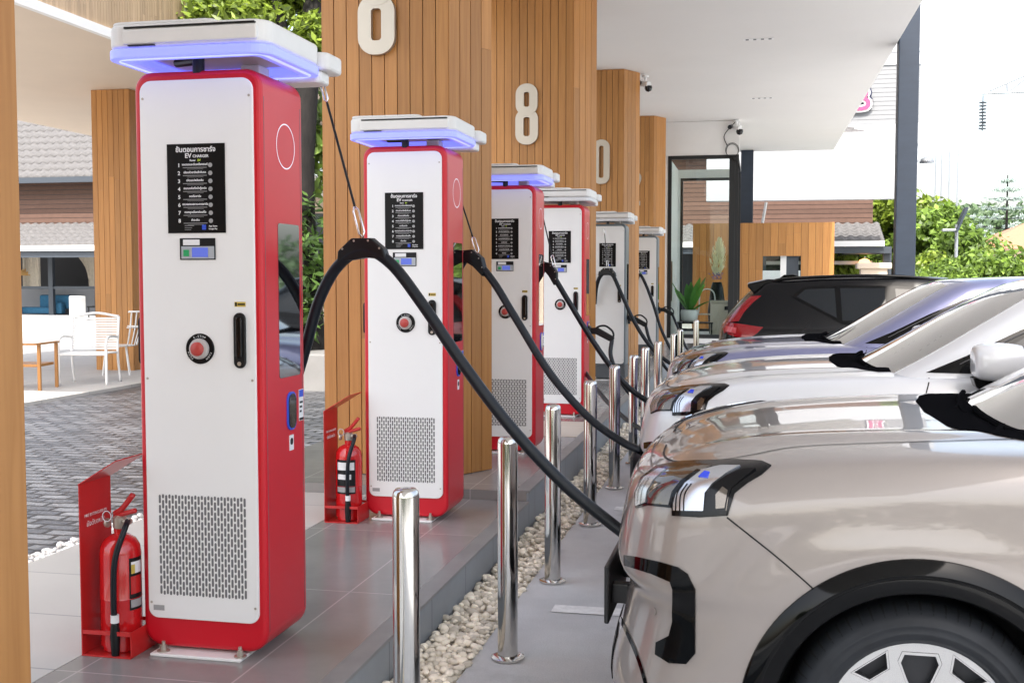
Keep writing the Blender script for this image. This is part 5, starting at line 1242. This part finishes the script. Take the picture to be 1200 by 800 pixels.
def wheel(parent, x, z, yo, r_=.35, side=-1, detail=True):
    """wheel with tyre and rim, outer face at y = yo"""
    w_ = empty('wheel', (x, yo, z)); w_.parent = parent; sg = side
    prof = [(.246, .10), (.246, .005), (.249, -.004), (.254, -.006), (.257, -.003), (.262, -.008), (.274, -.011), (.277, -.013), (.280, -.0115), (.296, -.0115), (.299, -.0135), (.302, -.0105), (.314, -.006), (.333, .010), (r_-.005, .028), (r_, .05), (r_, .17), (r_-.006, .195), (.32, .215), (.246, .215)]
    b = MB(); b.lathe([(p[0], -p[1]*sg) for p in prof], 72, axis='y')
    for k in range(48):                    # shoulder grooves
        pass
    b.cur = 1
    for k in range(64):
        a = 2*math.pi*k/64; c, s = math.cos(a), math.sin(a); t_ = Vector((-s, 0, c))*.0035; 
        q = [Vector((c*r0, -y0*sg, s*r0)) for r0, y0 in ((.326, .002), (r_-.003, .0275), (r_+.0008, .055))]
        b.add([q[0]-t_*.3, q[0]+t_*.3, q[1]+t_, q[1]-t_, q[2]+t_*.9, q[2]-t_*.9], [(0, 1, 2, 3), (3, 2, 4, 5)])
    ty = b.build('tyre', [M['tyre'], M['liner']], w_, smooth=True)
    out = circle(0, 0, .246, 90); holes = []
    for k in range(5):
        a0 = math.pi/2+k*2*math.pi/5
        def pol(lst): return [(rr_*math.cos(a0+R(d)), rr_*math.sin(a0+R(d))) for d, rr_ in lst]
        holes.append(pol([(-11, .214), (11, .214), (15, .192), (13, .140), (8, .10), (-8, .10), (-13, .140), (-15, .192)]))
        a0 += math.pi/5
        holes.append(pol([(-13, .231), (13, .231), (9, .186), (-9, .186)]))
    v, f = cdt_fill(densify(out, .05), .05, holes)
    b = MB(); n = len(v); bd = {}
    for t in f:
        for a, c in zip(t, t[1:]+t[:1]): bd[(min(a, c), max(a, c))] = bd.get((min(a, c), max(a, c)), 0)+1
    dish = lambda q: .006+.035*max(0, 1-q.length/.246)
    b.add([(q.x, -(dish(q))*sg, q.y) for q in v]+[(q.x, -(dish(q)+.03)*sg, q.y) for q in v], [tuple(t) for t in f])
    b.cur = 1
    for (a, c), k in bd.items():
        if k == 1: b.f.append((a, c, n+c, n+a)); b.mi.append(1)
    b.build('rim', [M['rim'], M['rimdark']], w_)
    b = MB()
    for h in holes:                       # dark painted pockets framing each opening
        cx, cz = sum(p[0] for p in h)/len(h), sum(p[1] for p in h)/len(h); k = len(h); vs = []
        big = [(cx+(p[0]-cx)*1.17, cz+(p[1]-cz)*1.17) for p in h]
        big = [(p[0]*min(1, .238/math.hypot(*p)), p[1]*min(1, .238/math.hypot(*p))) for p in big]
        vs = [(p[0], -(dish(Vector(p))-.0012)*sg, p[1]) for p in big]+[(p[0], -(dish(Vector(p))+.012)*sg, p[1]) for p in h]
        b.add(vs, [(i, (i+1) % k, k+(i+1) % k, k+i) for i in range(k)])
    b.build('rim_pocket', M['rimdark'], w_)
    b = MB(); b.lathe([(.0, -.06*sg), (.22, -.045*sg), (.235, -.02*sg), (.243, -.012*sg), (.243, -.2*sg)], 48, axis='y'); b.build('barrel', M['rimdark'], w_, autos=40)
    return w_

def crossover(pm, accent=None):
    """electric crossover: nose at x=0 looking towards -x, near (left) side at y<0"""
    t = empty('parked_car'); L = 4.45; HW = .925; WX, WZ = .93, .35; WX2 = 3.68
    zsh = lambda x: ip(x, [0, .12, .3, .55, .9, 1.3, 2, 3, 4, 4.45], [.93, .985, 1.03, 1.068, 1.10, 1.115, 1.12, 1.13, 1.11, 1.0])
    zc = lambda x: ip(x, [0, .07, .16, .35, .55, .8, 1.1, 1.5, 4.45], [.93, .975, 1.02, 1.072, 1.102, 1.125, 1.14, 1.14, 1.1])
    rows = []
    def row(z, hw, xf, xr=L, fr=1.0, rr=1.0): rows.append([(x, y, z(x) if callable(z) else z) for x, y in plan(xf, hw, L, xr, fr, rr)])
    row(.24, .62, .20); row(.205, .84, .05); row(.22, .885, .01); row(.32, .905, -.012)
    row(.44, .915, .028); row(.56, .922, .055); row(.645, .926, .062); row(.672, .928, .030); row(.70, .930, .014); row(.76, .930, .022); row(.84, .928, .034)
    row(lambda x: zsh(x)-.115, .922, .036); row(lambda x: zsh(x)-.05, .905, .048); row(lambda x: zsh(x)-.012, .885, .065)
    row(lambda x: zsh(x)+.004, .865, .10); row(lambda x: zsh(x)*.86+zc(x)*.14+.01, .80, .145); row(lambda x: zsh(x)*.55+zc(x)*.45+.008, .64, .18, fr=.9)
    row(lambda x: zsh(x)*.15+zc(x)*.85, .40, .20, fr=.8); row(zc, .18, .21, fr=.7); row(zc, 0, .212, fr=.6)
    S = bspl(rows, 8, 16)
    for wx in (WX, WX2):          # flared lip over the wheels
        r_ = np.hypot(S[..., 0]-wx, S[..., 2]-WZ); f = np.clip((.655-r_)/.17, 0, 1); f = f*f*(3-2*f); on = (S[..., 1] > .78) & (S[..., 2] > .2) & (S[..., 2] < .98); S[..., 1] += np.where(on, .013*f*np.clip((.98-S[..., 2])/.12, 0, 1), 0)
    yy = np.abs(S[..., 1]); top_ = np.clip((S[..., 2]-.97)/.06, 0, 1)*(S[..., 0] < 1.5)          # two soft folds along the bonnet
    fold = .44+.10*np.clip(S[..., 0], 0, 1.2); S[..., 2] += .011*np.exp(-((yy-fold)/.07)**2)*top_*np.clip((S[..., 0]-.15)/.3, 0, 1)
    R0 = .425
    def cut(c): return abs(c.y) > .55 and any((c.x-wx)**2+(c.z-WZ)**2 < R0**2 for wx in (WX, WX2))
    body, tr = surf_obj('body', S, pm, t, cut)
    # greenhouse
    G = []
    def grow(z, hw, xf, xr, fr, rr=.8):
        a = [(0, 0), (.32, .03), (.62, .11), (.84, .21), (.96, .29), (1.0, .40)]
        o = [(xf+x*fr, hw*y) for y, x in a]; x0, x1 = o[-1][0], xr-.40*rr
        o += [(x0+(x1-x0)*k/8, hw) for k in range(1, 8)]; o += [(xr-x*rr, hw*y) for y, x in reversed(a)]
        G.append([(x, y, z if not callable(z) else z(x)) for x, y in o])
    grow(1.02, .865, 1.00, 4.42, .52); grow(1.09, .86, 1.13, 4.36, .52); grow(1.18, .835, 1.31, 4.27, .51); grow(1.30, .795, 1.51, 4.15, .50)
    grow(1.42, .745, 1.71, 4.0, .50); grow(1.505, .70, 1.86, 3.86, .5); grow(lambda x: ip(x, [1.9, 2.4, 3.0, 3.8], [1.545, 1.575, 1.57, 1.535]), .655, 1.95, 3.75, .5)
    zr = lambda x: ip(x, [1.9, 2.15, 2.6, 3.0, 3.8], [1.565, 1.592, 1.61, 1.605, 1.56])
    grow(zr, .56, 2.04, 3.68, .5); grow(zr, .30, 2.09, 3.62, .4); grow(zr, 0, 2.11, 3.6, .4)
    SG = bspl(G, 8, 8); cabin, tg = surf_obj('cabin', SG, pm, t)
    side = Caster([tr, tg], lambda u, v: Vector((u, -2.5, v)), lambda u, v: Vector((0, 1, 0)))
    sideb = Caster([tr], lambda u, v: Vector((u, -2.5, v)), lambda u, v: Vector((0, 1, 0)))
    gs = Caster([tg], lambda u, v: Vector((u, -2.5, v)), lambda u, v: Vector((0, 1, 0)))
    front = Caster([tg], lambda u, v: Vector((-2, u, v)), lambda u, v: Vector((1, 0, 0)))
    nose = Caster([tr], lambda u, v: Vector((-2, u, v)), lambda u, v: Vector((1, 0, 0)))
    top = Caster([tr], lambda u, v: Vector((u, v, 3)), lambda u, v: Vector((0, 0, -1)))
    # the headlamp corner, laid on along the slanting line in which it was surveyed
    cl = Vector((.48, -4.12, 1.6))          # survey point relative to the car
    view = Caster([tr], lambda u, v: cl, lambda u, v: (lambda d: Vector((d.x, d.y, d.z)))(ray(u, v).normalized()))
    HL = [(745, 578), (752, 560), (770, 546), (800, 541), (860, 539), (893, 541), (904, 546), (893, 556), (876, 566), (861, 578), (857, 591), (853, 604), (820, 606), (789, 604), (788, 595), (760, 592), (746, 595)]
    hl = patch('headlight', view, HL, M['lamp_dark'], t, .005, 6, mirror=True)
    for nm, ol, m, of in (('lamp_tube', [(748, 577), (757, 561), (773, 551), (781, 552), (768, 564), (761, 576), (759, 589), (748, 593)], M['lamp_white'], .010), ('lamp_bar', [(762, 577), (770, 564), (784, 552), (815, 547), (835, 548), (815, 555), (800, 566), (791, 578), (788, 592), (761, 590)], M['lampclear'], .0085),
                          ('lamp_tube', [(791, 592), (793, 578), (803, 566), (822, 553), (845, 548), (868, 548), (852, 556), (836, 567), (827, 578), (825, 600), (791, 600)], M['lamp_white'], .010), ('projector', [(838, 580), (848, 570), (856, 573), (852, 598), (836, 599)], M['lampclear'], .010),
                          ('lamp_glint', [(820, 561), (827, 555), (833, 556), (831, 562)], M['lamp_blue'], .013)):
        patch(nm, view, ol, m, hl, of, 4, mirror=True, skirt=.006)
    for nm, ol, m, of in (('lamp_well', [(838, 568), (852, 559), (872, 552), (886, 551), (872, 561), (858, 572), (853, 586), (851, 600), (829, 600), (831, 580)], M['lamp_dark'], .0112), ('projector', [(840, 580), (848, 571), (854, 575), (850, 595), (840, 596)], M['lampclear'], .0135), ('lamp_base', [(790, 598.5), (853, 598.5), (852, 603.5), (790, 604.5)], M['lamp_dark'], .0125), ('lamp_divider', [(786, 592), (790, 577), (800, 565), (818, 553), (822, 554), (804, 567), (794, 579), (790, 594)], M['lamp_dark'], .0118)):
        patch(nm, view, ol, m, hl, of, 4, mirror=True, skirt=.004)
    for x0_ in (794, 798.5, 803):
        ribbon('lamp_rib', view, [(x0_, 599), (x0_+1.5, 580), (x0_+9, 568)], .0035, M['lamp_dark'], hl, .0112, mirror=True)
    for x0_ in (750, 754):
        ribbon('lamp_rib', view, [(x0_, 591), (x0_+2, 575), (x0_+9, 562)], .003, M['lamp_dark'], hl, .0112, mirror=True)
    ribbon('lamp_edge', view, [(852, 574), (866, 563), (884, 551)], .004, M['lamp_white'], hl, .0075, mirror=True)
    # bonnet, bumper and wing seams
    ribbon('seam', view, [(781, 521), (778, 531), (783, 538), (800, 541), (850, 538), (880, 533), (930, 524), (1000, 520), (1100, 517), (1200, 514), (1300, 512)], .007, M['seam'], t, mirror=True)
    ribbon('seam', view, [(852, 606), (880, 628), (910, 652), (938, 676), (958, 694)], .0045, M['seam'], t, mirror=True)
    # bumper corner blade
    patch('bumper_vent', view, [(733, 650), (748, 652), (775, 658), (795, 664), (806, 672), (815, 690), (815, 765), (805, 777), (785, 776), (769, 766), (770, 752), (785, 744), (789, 728), (789, 690), (786, 681), (765, 672), (733, 662)], M['trim'], t, .006, 7, mirror=True)
    ribbon('lower_blade', view, [(720, 712), (735, 740), (748, 770), (757, 800), (765, 840)], .016, M['trim'], t, .003, mirror=True)
    patch('intake', nose, [(-.45, .27), (.45, .27), (.40, .40), (-.40, .40)], M['plastic'], t, .005, .04)
    # arch cladding
    def arch(wx):
        o = [(wx+.487*math.cos(R(a)), WZ+.487*math.sin(R(a))) for a in range(-14, 195, 6)]; i = [(wx+.398*math.cos(R(a)), WZ+.398*math.sin(R(a))) for a in range(198, -19, -6)]
        return o+i
    for wx in (WX, WX2):
        c = Caster([tr], lambda u, v: Vector((u, -2.5, v)), lambda u, v: Vector((0, 1, 0)))
        prof = [(.492, -.004), (.489, .007), (.470, .019), (.452, .0245), (.447, .0225), (.440, .0165), (.420, .0185), (.402, .017), (.397, .010), (.396, -.03)]
        rg = []; n = 72
        for k in range(n+1):
            an = R(-16+213*k/n); line = []
            for rr_, of in prof:
                h = c.hit(wx+max(rr_, .43)*math.cos(an), max(WZ+max(rr_, .43)*math.sin(an), .215)); q = h[0] if h else Vector((wx+rr_*math.cos(an), -.92, 0)); nn = h[1] if h else Vector((0, -1, 0))
                line.append(Vector((wx+rr_*math.cos(an), q.y-of, WZ+rr_*math.sin(an))))
            rg += line
        npf = len(prof); b = MB(); b.add(rg, [(i*npf+j, i*npf+j+1, (i+1)*npf+j+1, (i+1)*npf+j) for i in range(n) for j in range(npf-1)])
        twin('arch_trim', b, M['trim'], t); b.build('arch_trim', M['trim'], t, autos=30)
        for sg in (-1, 1):
            b = MB(); vs = []
            for k in range(61):
                an = R(-20+220*k/60)
                for yy, rr_ in ((.905, .396), (.55, .40)): vs.append((wx+rr_*math.cos(an), sg*yy, WZ+rr_*math.sin(an)))
            b.add(vs, [(2*k, 2*k+1, 2*k+3, 2*k+2) for k in range(60)]); b.add([(wx+.43*math.cos(2*math.pi*k/40), sg*.56, WZ+.43*math.sin(2*math.pi*k/40)) for k in range(40)], [tuple(range(40))]); b.build('arch_liner', M['liner'], t, smooth=True)
        wheel(t, wx, WZ, -.905, side=-1); w2 = wheel(t, wx, WZ, .905, side=1)
    patch('sill', sideb, [(WX+.40, .20), (WX2-.40, .20), (WX2-.40, .36), (WX+.40, .36)], M['plastic'], t, .008, .06, mirror=True)
    # glass
    ws = [(-.70, 1.13), (-.40, 1.12), (0, 1.115), (.40, 1.12), (.70, 1.13), (.66, 1.28), (.60, 1.43), (.53, 1.54), (.3, 1.562), (0, 1.57), (-.3, 1.562), (-.53, 1.54), (-.60, 1.43), (-.66, 1.28)]
    patch('windscreen', front, ws, M['screenglass'], t, .003, .05, skirt=.004)
    patch('side_window', gs, [(1.45, 1.145), (1.62, 1.22), (1.88, 1.35), (2.10, 1.445), (2.36, 1.508), (2.9, 1.525), (3.5, 1.49), (3.85, 1.40), (3.95, 1.25), (3.8, 1.16), (2.5, 1.14)], M['trim'], t, .004, .05, mirror=True, skirt=.005)
    for ol in ([(1.66, 1.170), (1.93, 1.335), (2.14, 1.424), (2.38, 1.482), (2.42, 1.170)], [(2.50, 1.165), (2.47, 1.495), (2.9, 1.50), (3.38, 1.475), (3.42, 1.175)], [(3.5, 1.18), (3.47, 1.465), (3.75, 1.40), (3.85, 1.27), (3.75, 1.19)]):
        patch('window_pane', gs, ol, M['carglass'], t, .0085, .05, mirror=True, skirt=.003)
    ribbon('window_seam', gs, [(1.60, 1.185), (1.90, 1.34), (2.12, 1.43), (2.36, 1.492)], .006, M['rimdark'], t, .010, mirror=True)
    # cowl, wipers
    cw = Caster([tr, tg], lambda u, v: Vector((u, v, 3)), lambda u, v: Vector((0, 0, -1)))
    patch('cowl', top, [(1.07, -.36), (1.10, -.50), (1.17, -.60), (1.25, -.665), (1.31, -.66), (1.33, -.4), (1.25, 0), (1.33, .4), (1.31, .66), (1.25, .665), (1.17, .60), (1.10, .50), (1.07, .36), (1.05, 0)], M['cowl'], t, .003, .05, skirt=.004)
    for y0, y1 in ((-.62, -.02), (-.05, .55)):
        b = MB(); p = []
        for k in range(7):
            y = y0+(y1-y0)*k/6; h = front.hit(y, 1.115+.018*k/6); p.append(h[0]+h[1]*.022 if h else Vector((1.1, y, 1.1)))
        b.tube(p, .011, 6)
        h = front.hit(y0, 1.10); b.tube([h[0]+Vector((-.10, -.03, .01)), p[2]], .014, 6)
        b.build('wiper', M['cowl'], t)
    # doors
    ribbon('door_seam', sideb, [(1.46, 1.12), (1.43, 1.0), (1.42, .80), (1.47, .50), (1.50, .36)], .006, M['seam'], t, mirror=True)
    ribbon('door_seam', sideb, [(2.47, 1.12), (2.47, .80), (2.50, .36)], .006, M['seam'], t, mirror=True)
    for x in (2.2, 3.2):
        for sg in (-1, 1): b = MB(); b.box(x-.1, x+.1, sg*.928-.008, sg*.928+.008, .94, .965); b.build('door_handle', pm, t, bevel=.006)
    # mirrors
    for sg in (-1, 1):
        P = []
        for k, (dx, w_, hgt) in enumerate(((0, .06, .045), (.004, .088, .066), (.022, .108, .080), (.07, .120, .088), (.16, .120, .088), (.20, .110, .080))):
            P.append([(dx, w_*math.copysign(abs(c_)**.62, c_), hgt*math.copysign(abs(s_)**.62, s_)) for c_, s_ in ((math.cos(2*math.pi*j/28), math.sin(2*math.pi*j/28)) for j in range(28))])
        b = MB(); n = 28
        b.add([Vector(p) for rg in P for p in rg], [(i*n+j, i*n+(j+1) % n, (i+1)*n+(j+1) % n, (i+1)*n+j) for i in range(5) for j in range(n)]+[tuple(range(n))])
        mr = b.build('wing_mirror', pm, t, smooth=True); mr.location = (1.62, sg*1.035, 1.215); 
        s_ = mr.modifiers.new('sub', 'SUBSURF'); s_.levels = 1; s_.render_levels = 1
        b = MB(); b.prism([(.0, .012), (.20, .012), (.205, .0), (.17, -.05), (.06, -.062), (.015, -.03)], -.05, .05); b.v = [(v[0], v[1]-sg*.02, v[2]-.085) for v in b.v]; b.build('mirror_base', M['trim'], mr, bevel=.01)
        b = MB(); b.prism([(.03, -.02), (.18, -.02), (.16, -.075), (.05, -.07)], min(0, -sg*.2), max(0, -sg*.2)); b.v = [(v[0], v[1], v[2]-.05) for v in b.v]; b.build('mirror_arm', M['trim'], mr, bevel=.008)
        b = MB(); b.add([(.212, .095*math.copysign(abs(math.cos(a))**.62, math.cos(a)), .07*math.copysign(abs(math.sin(a))**.62, math.sin(a))) for a in np.linspace(0, 6.1, 24)], [tuple(range(24))]); b.build('mirror_glass', M['mirror'], mr)
    # front plate holder, standing off the nose
    b = MB(); b.box(-.030, -.012, -.27, .27, .395, .60); b.box(-.012, .05, -.2, -.15, .45, .52); b.box(-.012, .05, .15, .2, .45, .52); pl = b.build('plate_holder', M['number_plate'], t, bevel=.006)
    b = MB(); b.box(.0, .06, -.07, .07, .57, .68); b.build('charge_plug', M['plastic'], t, bevel=.02)
    # parking sensor
    h = view.hit(767, 716)
    if h: b = MB(); q = h[0]+h[1]*.001; b.tube([q, q+h[1]*.003], .011, 14); b.build('sensor', pm, t, autos=40)
    # underbody, tail lamps
    b = MB(); b.box(.2, L-.2, -.6, .6, .2, .3); b.build('underbody', M['liner'], t)
    rear = Caster([tr, tg], lambda u, v: Vector((L+2, u, v)), lambda u, v: Vector((-1, 0, 0)))
    patch('tail_light', rear, [(-.75, .96), (.75, .96), (.75, 1.03), (-.75, 1.03)], M['lamp_red'], t, .005, .06); patch('rear_window', rear, [(-.6, 1.17), (.6, 1.17), (.5, 1.46), (-.5, 1.46)], M['carglass'], t, .004, .06)
    return t
M['taupe'] = paint('taupe_paint', (.295, .258, .236), metal=.15)
M['pearl'] = paint('pearl_white_paint', (.74, .745, .76), metal=.1)
M['lilac'] = paint('silver_lilac_paint', (.23, .24, .40), metal=.45)
M['carblack'] = mat('black_paint', (.005, .005, .006), .22, coat=.10, coatr=.02, spec=.2)
c1 = crossover(M['taupe']); c1.location = (-.48, 4.12, 0); CG = 'cars parked nose in to the chargers'
tag(c1, 'glossy taupe crossover nearest the camera, its headlight and front wheel in view', 'car', CG)
c2 = copy_tree(c1, swap={'taupe_paint': M['pearl']}); c2.location = (-.655, 6.52, 0); tag(c2, 'pearl white crossover parked second, between the taupe and the silver lilac cars', 'car', CG)
c3 = copy_tree(c1, swap={'taupe_paint': M['lilac']}); c3.location = (-.72, 8.95, 0)
for m_ in children(c3):
    if m_.name.startswith('wing_mirror'): m_.location.x += .22; m_.location.z -= .05
tag(c3, 'silver lilac crossover parked third, mostly behind the white car', 'car', CG)

def suv():
    """black SUV seen from the tail: tail at x=0, nose towards +x, near side y<0"""
    t = empty('parked_car'); L = 4.42; pm = M['carblack']; WX, WX2, WZ = .86, 3.56, .36
    rows = []
    def row(z, hw, xf, xr=L): rows.append([(x, y, z) for x, y in plan(xf, hw, L, xr, .5)])
    row(.26, .66, .25); row(.22, .86, .10); row(.26, .90, .05); row(.42, .915, .01); row(.58, .925, -.01); row(.68, .93, .02); row(.74, .93, .05); row(.88, .93, .06); row(1.0, .925, .075); row(1.06, .905, .10)
    row(1.085, .86, .2); row(1.09, .6, .3); row(1.09, .3, .33); row(1.09, 0, .34)
    cut = lambda c: abs(c.y) > .55 and any((c.x-wx)**2+(c.z-WZ)**2 < .425**2 for wx in (WX, WX2))
    body, tr = surf_obj('body', bspl(rows, 6, 8), pm, t, cut)
    G = []
    def grow(z, hw, xf, xr, fr=1, rr=1):
        a = [(0, 0), (.35, .008), (.65, .035), (.86, .09), (.97, .18), (1.0, .33)]
        o = [(xf+x*fr, hw*y) for y, x in a]; x0, x1 = o[-1][0], xr-.4*rr; o += [(x0+(x1-x0)*k/8, hw) for k in range(1, 8)]; o += [(xr-x*rr, hw*y) for y, x in reversed(a)]
        G.append([(x, y, z(x) if callable(z) else z) for x, y in o])
    zr = lambda x: ip(x, [.3, .6, 1.2, 2, 2.6, 3.0], [1.53, 1.56, 1.60, 1.615, 1.60, 1.55])
    grow(.98, .915, .07, 3.55, .5); grow(1.06, .91, .085, 3.45, .5); grow(1.18, .875, .17, 3.25, .5); grow(1.32, .825, .29, 3.0, .5); grow(1.43, .77, .40, 2.78, .5); grow(lambda x: zr(x)-.055, .715, .47, 2.65, .5); grow(lambda x: zr(x)-.012, .67, .48, 2.6, .5)
    grow(zr, .58, .49, 2.55, .4); grow(zr, .3, .50, 2.5, .4); grow(zr, 0, .51, 2.48, .4)
    cab, tg = surf_obj('cabin', bspl(G, 6, 8), pm, t)
    side = Caster([tr, tg], lambda u, v: Vector((u, -2.5, v)), lambda u, v: Vector((0, 1, 0))); gs = Caster([tg], side.org, side.d); sb = Caster([tr], side.org, side.d)
    back = Caster([tr, tg], lambda u, v: Vector((-2, u, v)), lambda u, v: Vector((1, 0, 0)))
    diag = Caster([tr, tg], lambda u, v: Vector((u, 0, v))+Vector((-1.2, -1.6, 0)), lambda u, v: Vector((.6, .8, 0)))
    # side glass
    patch('window_frame', gs, [(.86, 1.385), (.99, 1.49), (1.10, 1.505), (1.5, 1.51), (2.0, 1.505), (2.45, 1.48), (2.75, 1.36), (3.05, 1.18), (2.2, 1.10), (1.55, 1.09), (1.38, 1.10)], M['trim'], t, .004, .05, mirror=True, skirt=.004)
    for ol in ([(.92, 1.385), (1.01, 1.465), (1.32, 1.48), (1.34, 1.16)], [(1.40, 1.13), (1.38, 1.48), (1.84, 1.48), (1.86, 1.135)], [(1.97, 1.14), (1.95, 1.475), (2.42, 1.455), (2.65, 1.36), (2.85, 1.21)]): patch('window_pane', gs, ol, M['carglass'], t, .008, .05, mirror=True, skirt=.003)
    patch('rear_window', back, [(-.62, 1.13), (.62, 1.13), (.52, 1.42), (-.52, 1.42)], M['carglass'], t, .004, .05)
    # spoiler, rails, fin
    b = MB(); b.prism([(.385, 1.50), (.40, 1.535), (.62, 1.58), (.72, 1.575), (.66, 1.50), (.50, 1.42), (.46, 1.42)], -.66, .66); b.build('spoiler', pm, t, bevel=.015)
    b = MB(); b.prism([(.38, 1.525), (.40, 1.540), (.60, 1.582), (.60, 1.576), (.41, 1.532)], -.655, .655); b.build('spoiler_edge', M['galv'], t)
    for sg in (-1, 1):
        b = MB(); b.tube(crom([(.66, sg*.65, 1.55), (.85, sg*.665, 1.585), (1.5, sg*.675, 1.615), (2.1, sg*.675, 1.605), (2.55, sg*.66, 1.545)]), .018, 8); b.build('roof_rail', M['trim'], t, smooth=True)
    b = MB(); b.prism([(.72, 1.57), (.80, 1.63), (.90, 1.635), (1.02, 1.60)], -.03, .03); b.build('roof_fin', M['trim'], t, bevel=.01)
    # tail lamps: a slanting upright over a foot reaching along the flank
    foot = [(.125, 1.10), (.15, .985), (.28, .945), (.445, .95), (.50, .99), (.565, 1.055), (.30, 1.09)]
    up = [(.13, 1.092), (.30, 1.118), (.36, 1.22), (.45, 1.32), (.54, 1.395), (.43, 1.385), (.33, 1.29), (.22, 1.17)]
    lm = patch('tail_light', side, foot, M['lamp_red'], t, .012, .03, mirror=True); patch('tail_light_upright', side, up, M['lamp_red'], lm, .010, .03, mirror=True)
    patch('light_bar', side, [(.17, 1.06), (.17, 1.005), (.27, .985), (.28, 1.045)], mat('red_lens_pale', (.5, .06, .07), .1, coat=.6), lm, .017, .03, mirror=True)
    ribbon('chrome_strip', side, [(.29, .94), (.33, .84), (.38, .75)], .02, M['galv'], t, .004, mirror=True)
    patch('bumper_insert', back, [(-.8, .36), (.8, .36), (.78, .56), (-.78, .56)], M['plastic'], t, .006, .06)
    b = MB(); b.box(-.03, .02, -.26, .26, .72, .84); b.build('plate_holder', M['number_plate'], t, bevel=.005)
    ribbon('door_seam', side, [(1.05, 1.10), (.98, 1.0), (.97, .9), (1.05, .80), (1.24, .62), (1.36, .40)], .008, M['seam'], t, mirror=True); ribbon('door_seam', side, [(2.12, 1.1), (2.12, .8), (2.14, .38)], .008, M['seam'], t, mirror=True)
    for sg in (-1, 1):
        for x in (1.17, 2.22): b = MB(); b.box(x, x+.24, sg*.932-.012, sg*.932+.012, .975, 1.005); b.build('door_handle', pm, t, bevel=.008)
    for wx in (WX, WX2):
        o = [(wx+.48*math.cos(R(a)), WZ+.48*math.sin(R(a))) for a in range(-14, 195, 6)]+[(wx+.40*math.cos(R(a)), WZ+.40*math.sin(R(a))) for a in range(198, -19, -6)]
        patch('arch_trim', sb, o, M['plastic'], t, .012, .04, mirror=True)
        for sg in (-1, 1): b = MB(); b.add([(wx+.43*math.cos(2*math.pi*k/40), sg*.56, WZ+.43*math.sin(2*math.pi*k/40)) for k in range(40)], [tuple(range(40))]); b.build('arch_liner', M['liner'], t)
        wheel(t, wx, WZ, -.905, side=-1); wheel(t, wx, WZ, .905, side=1)
    for sg in (-1, 1): b = MB(); b.box(2.75, 2.9, min(sg*.9, sg*1.1), max(sg*.9, sg*1.1), 1.10, 1.25); b.build('wing_mirror', pm, t, bevel=.04)
    b = MB(); b.box(.3, L-.3, -.6, .6, .24, .35); b.build('underbody', M['liner'], t)
    return t
c4 = suv(); c4.location = (-.50, 13.55, 0); tag(c4, 'black SUV parked tail first, with upright red tail lights and roof rails', 'car', 'cars parked tail in to the chargers')
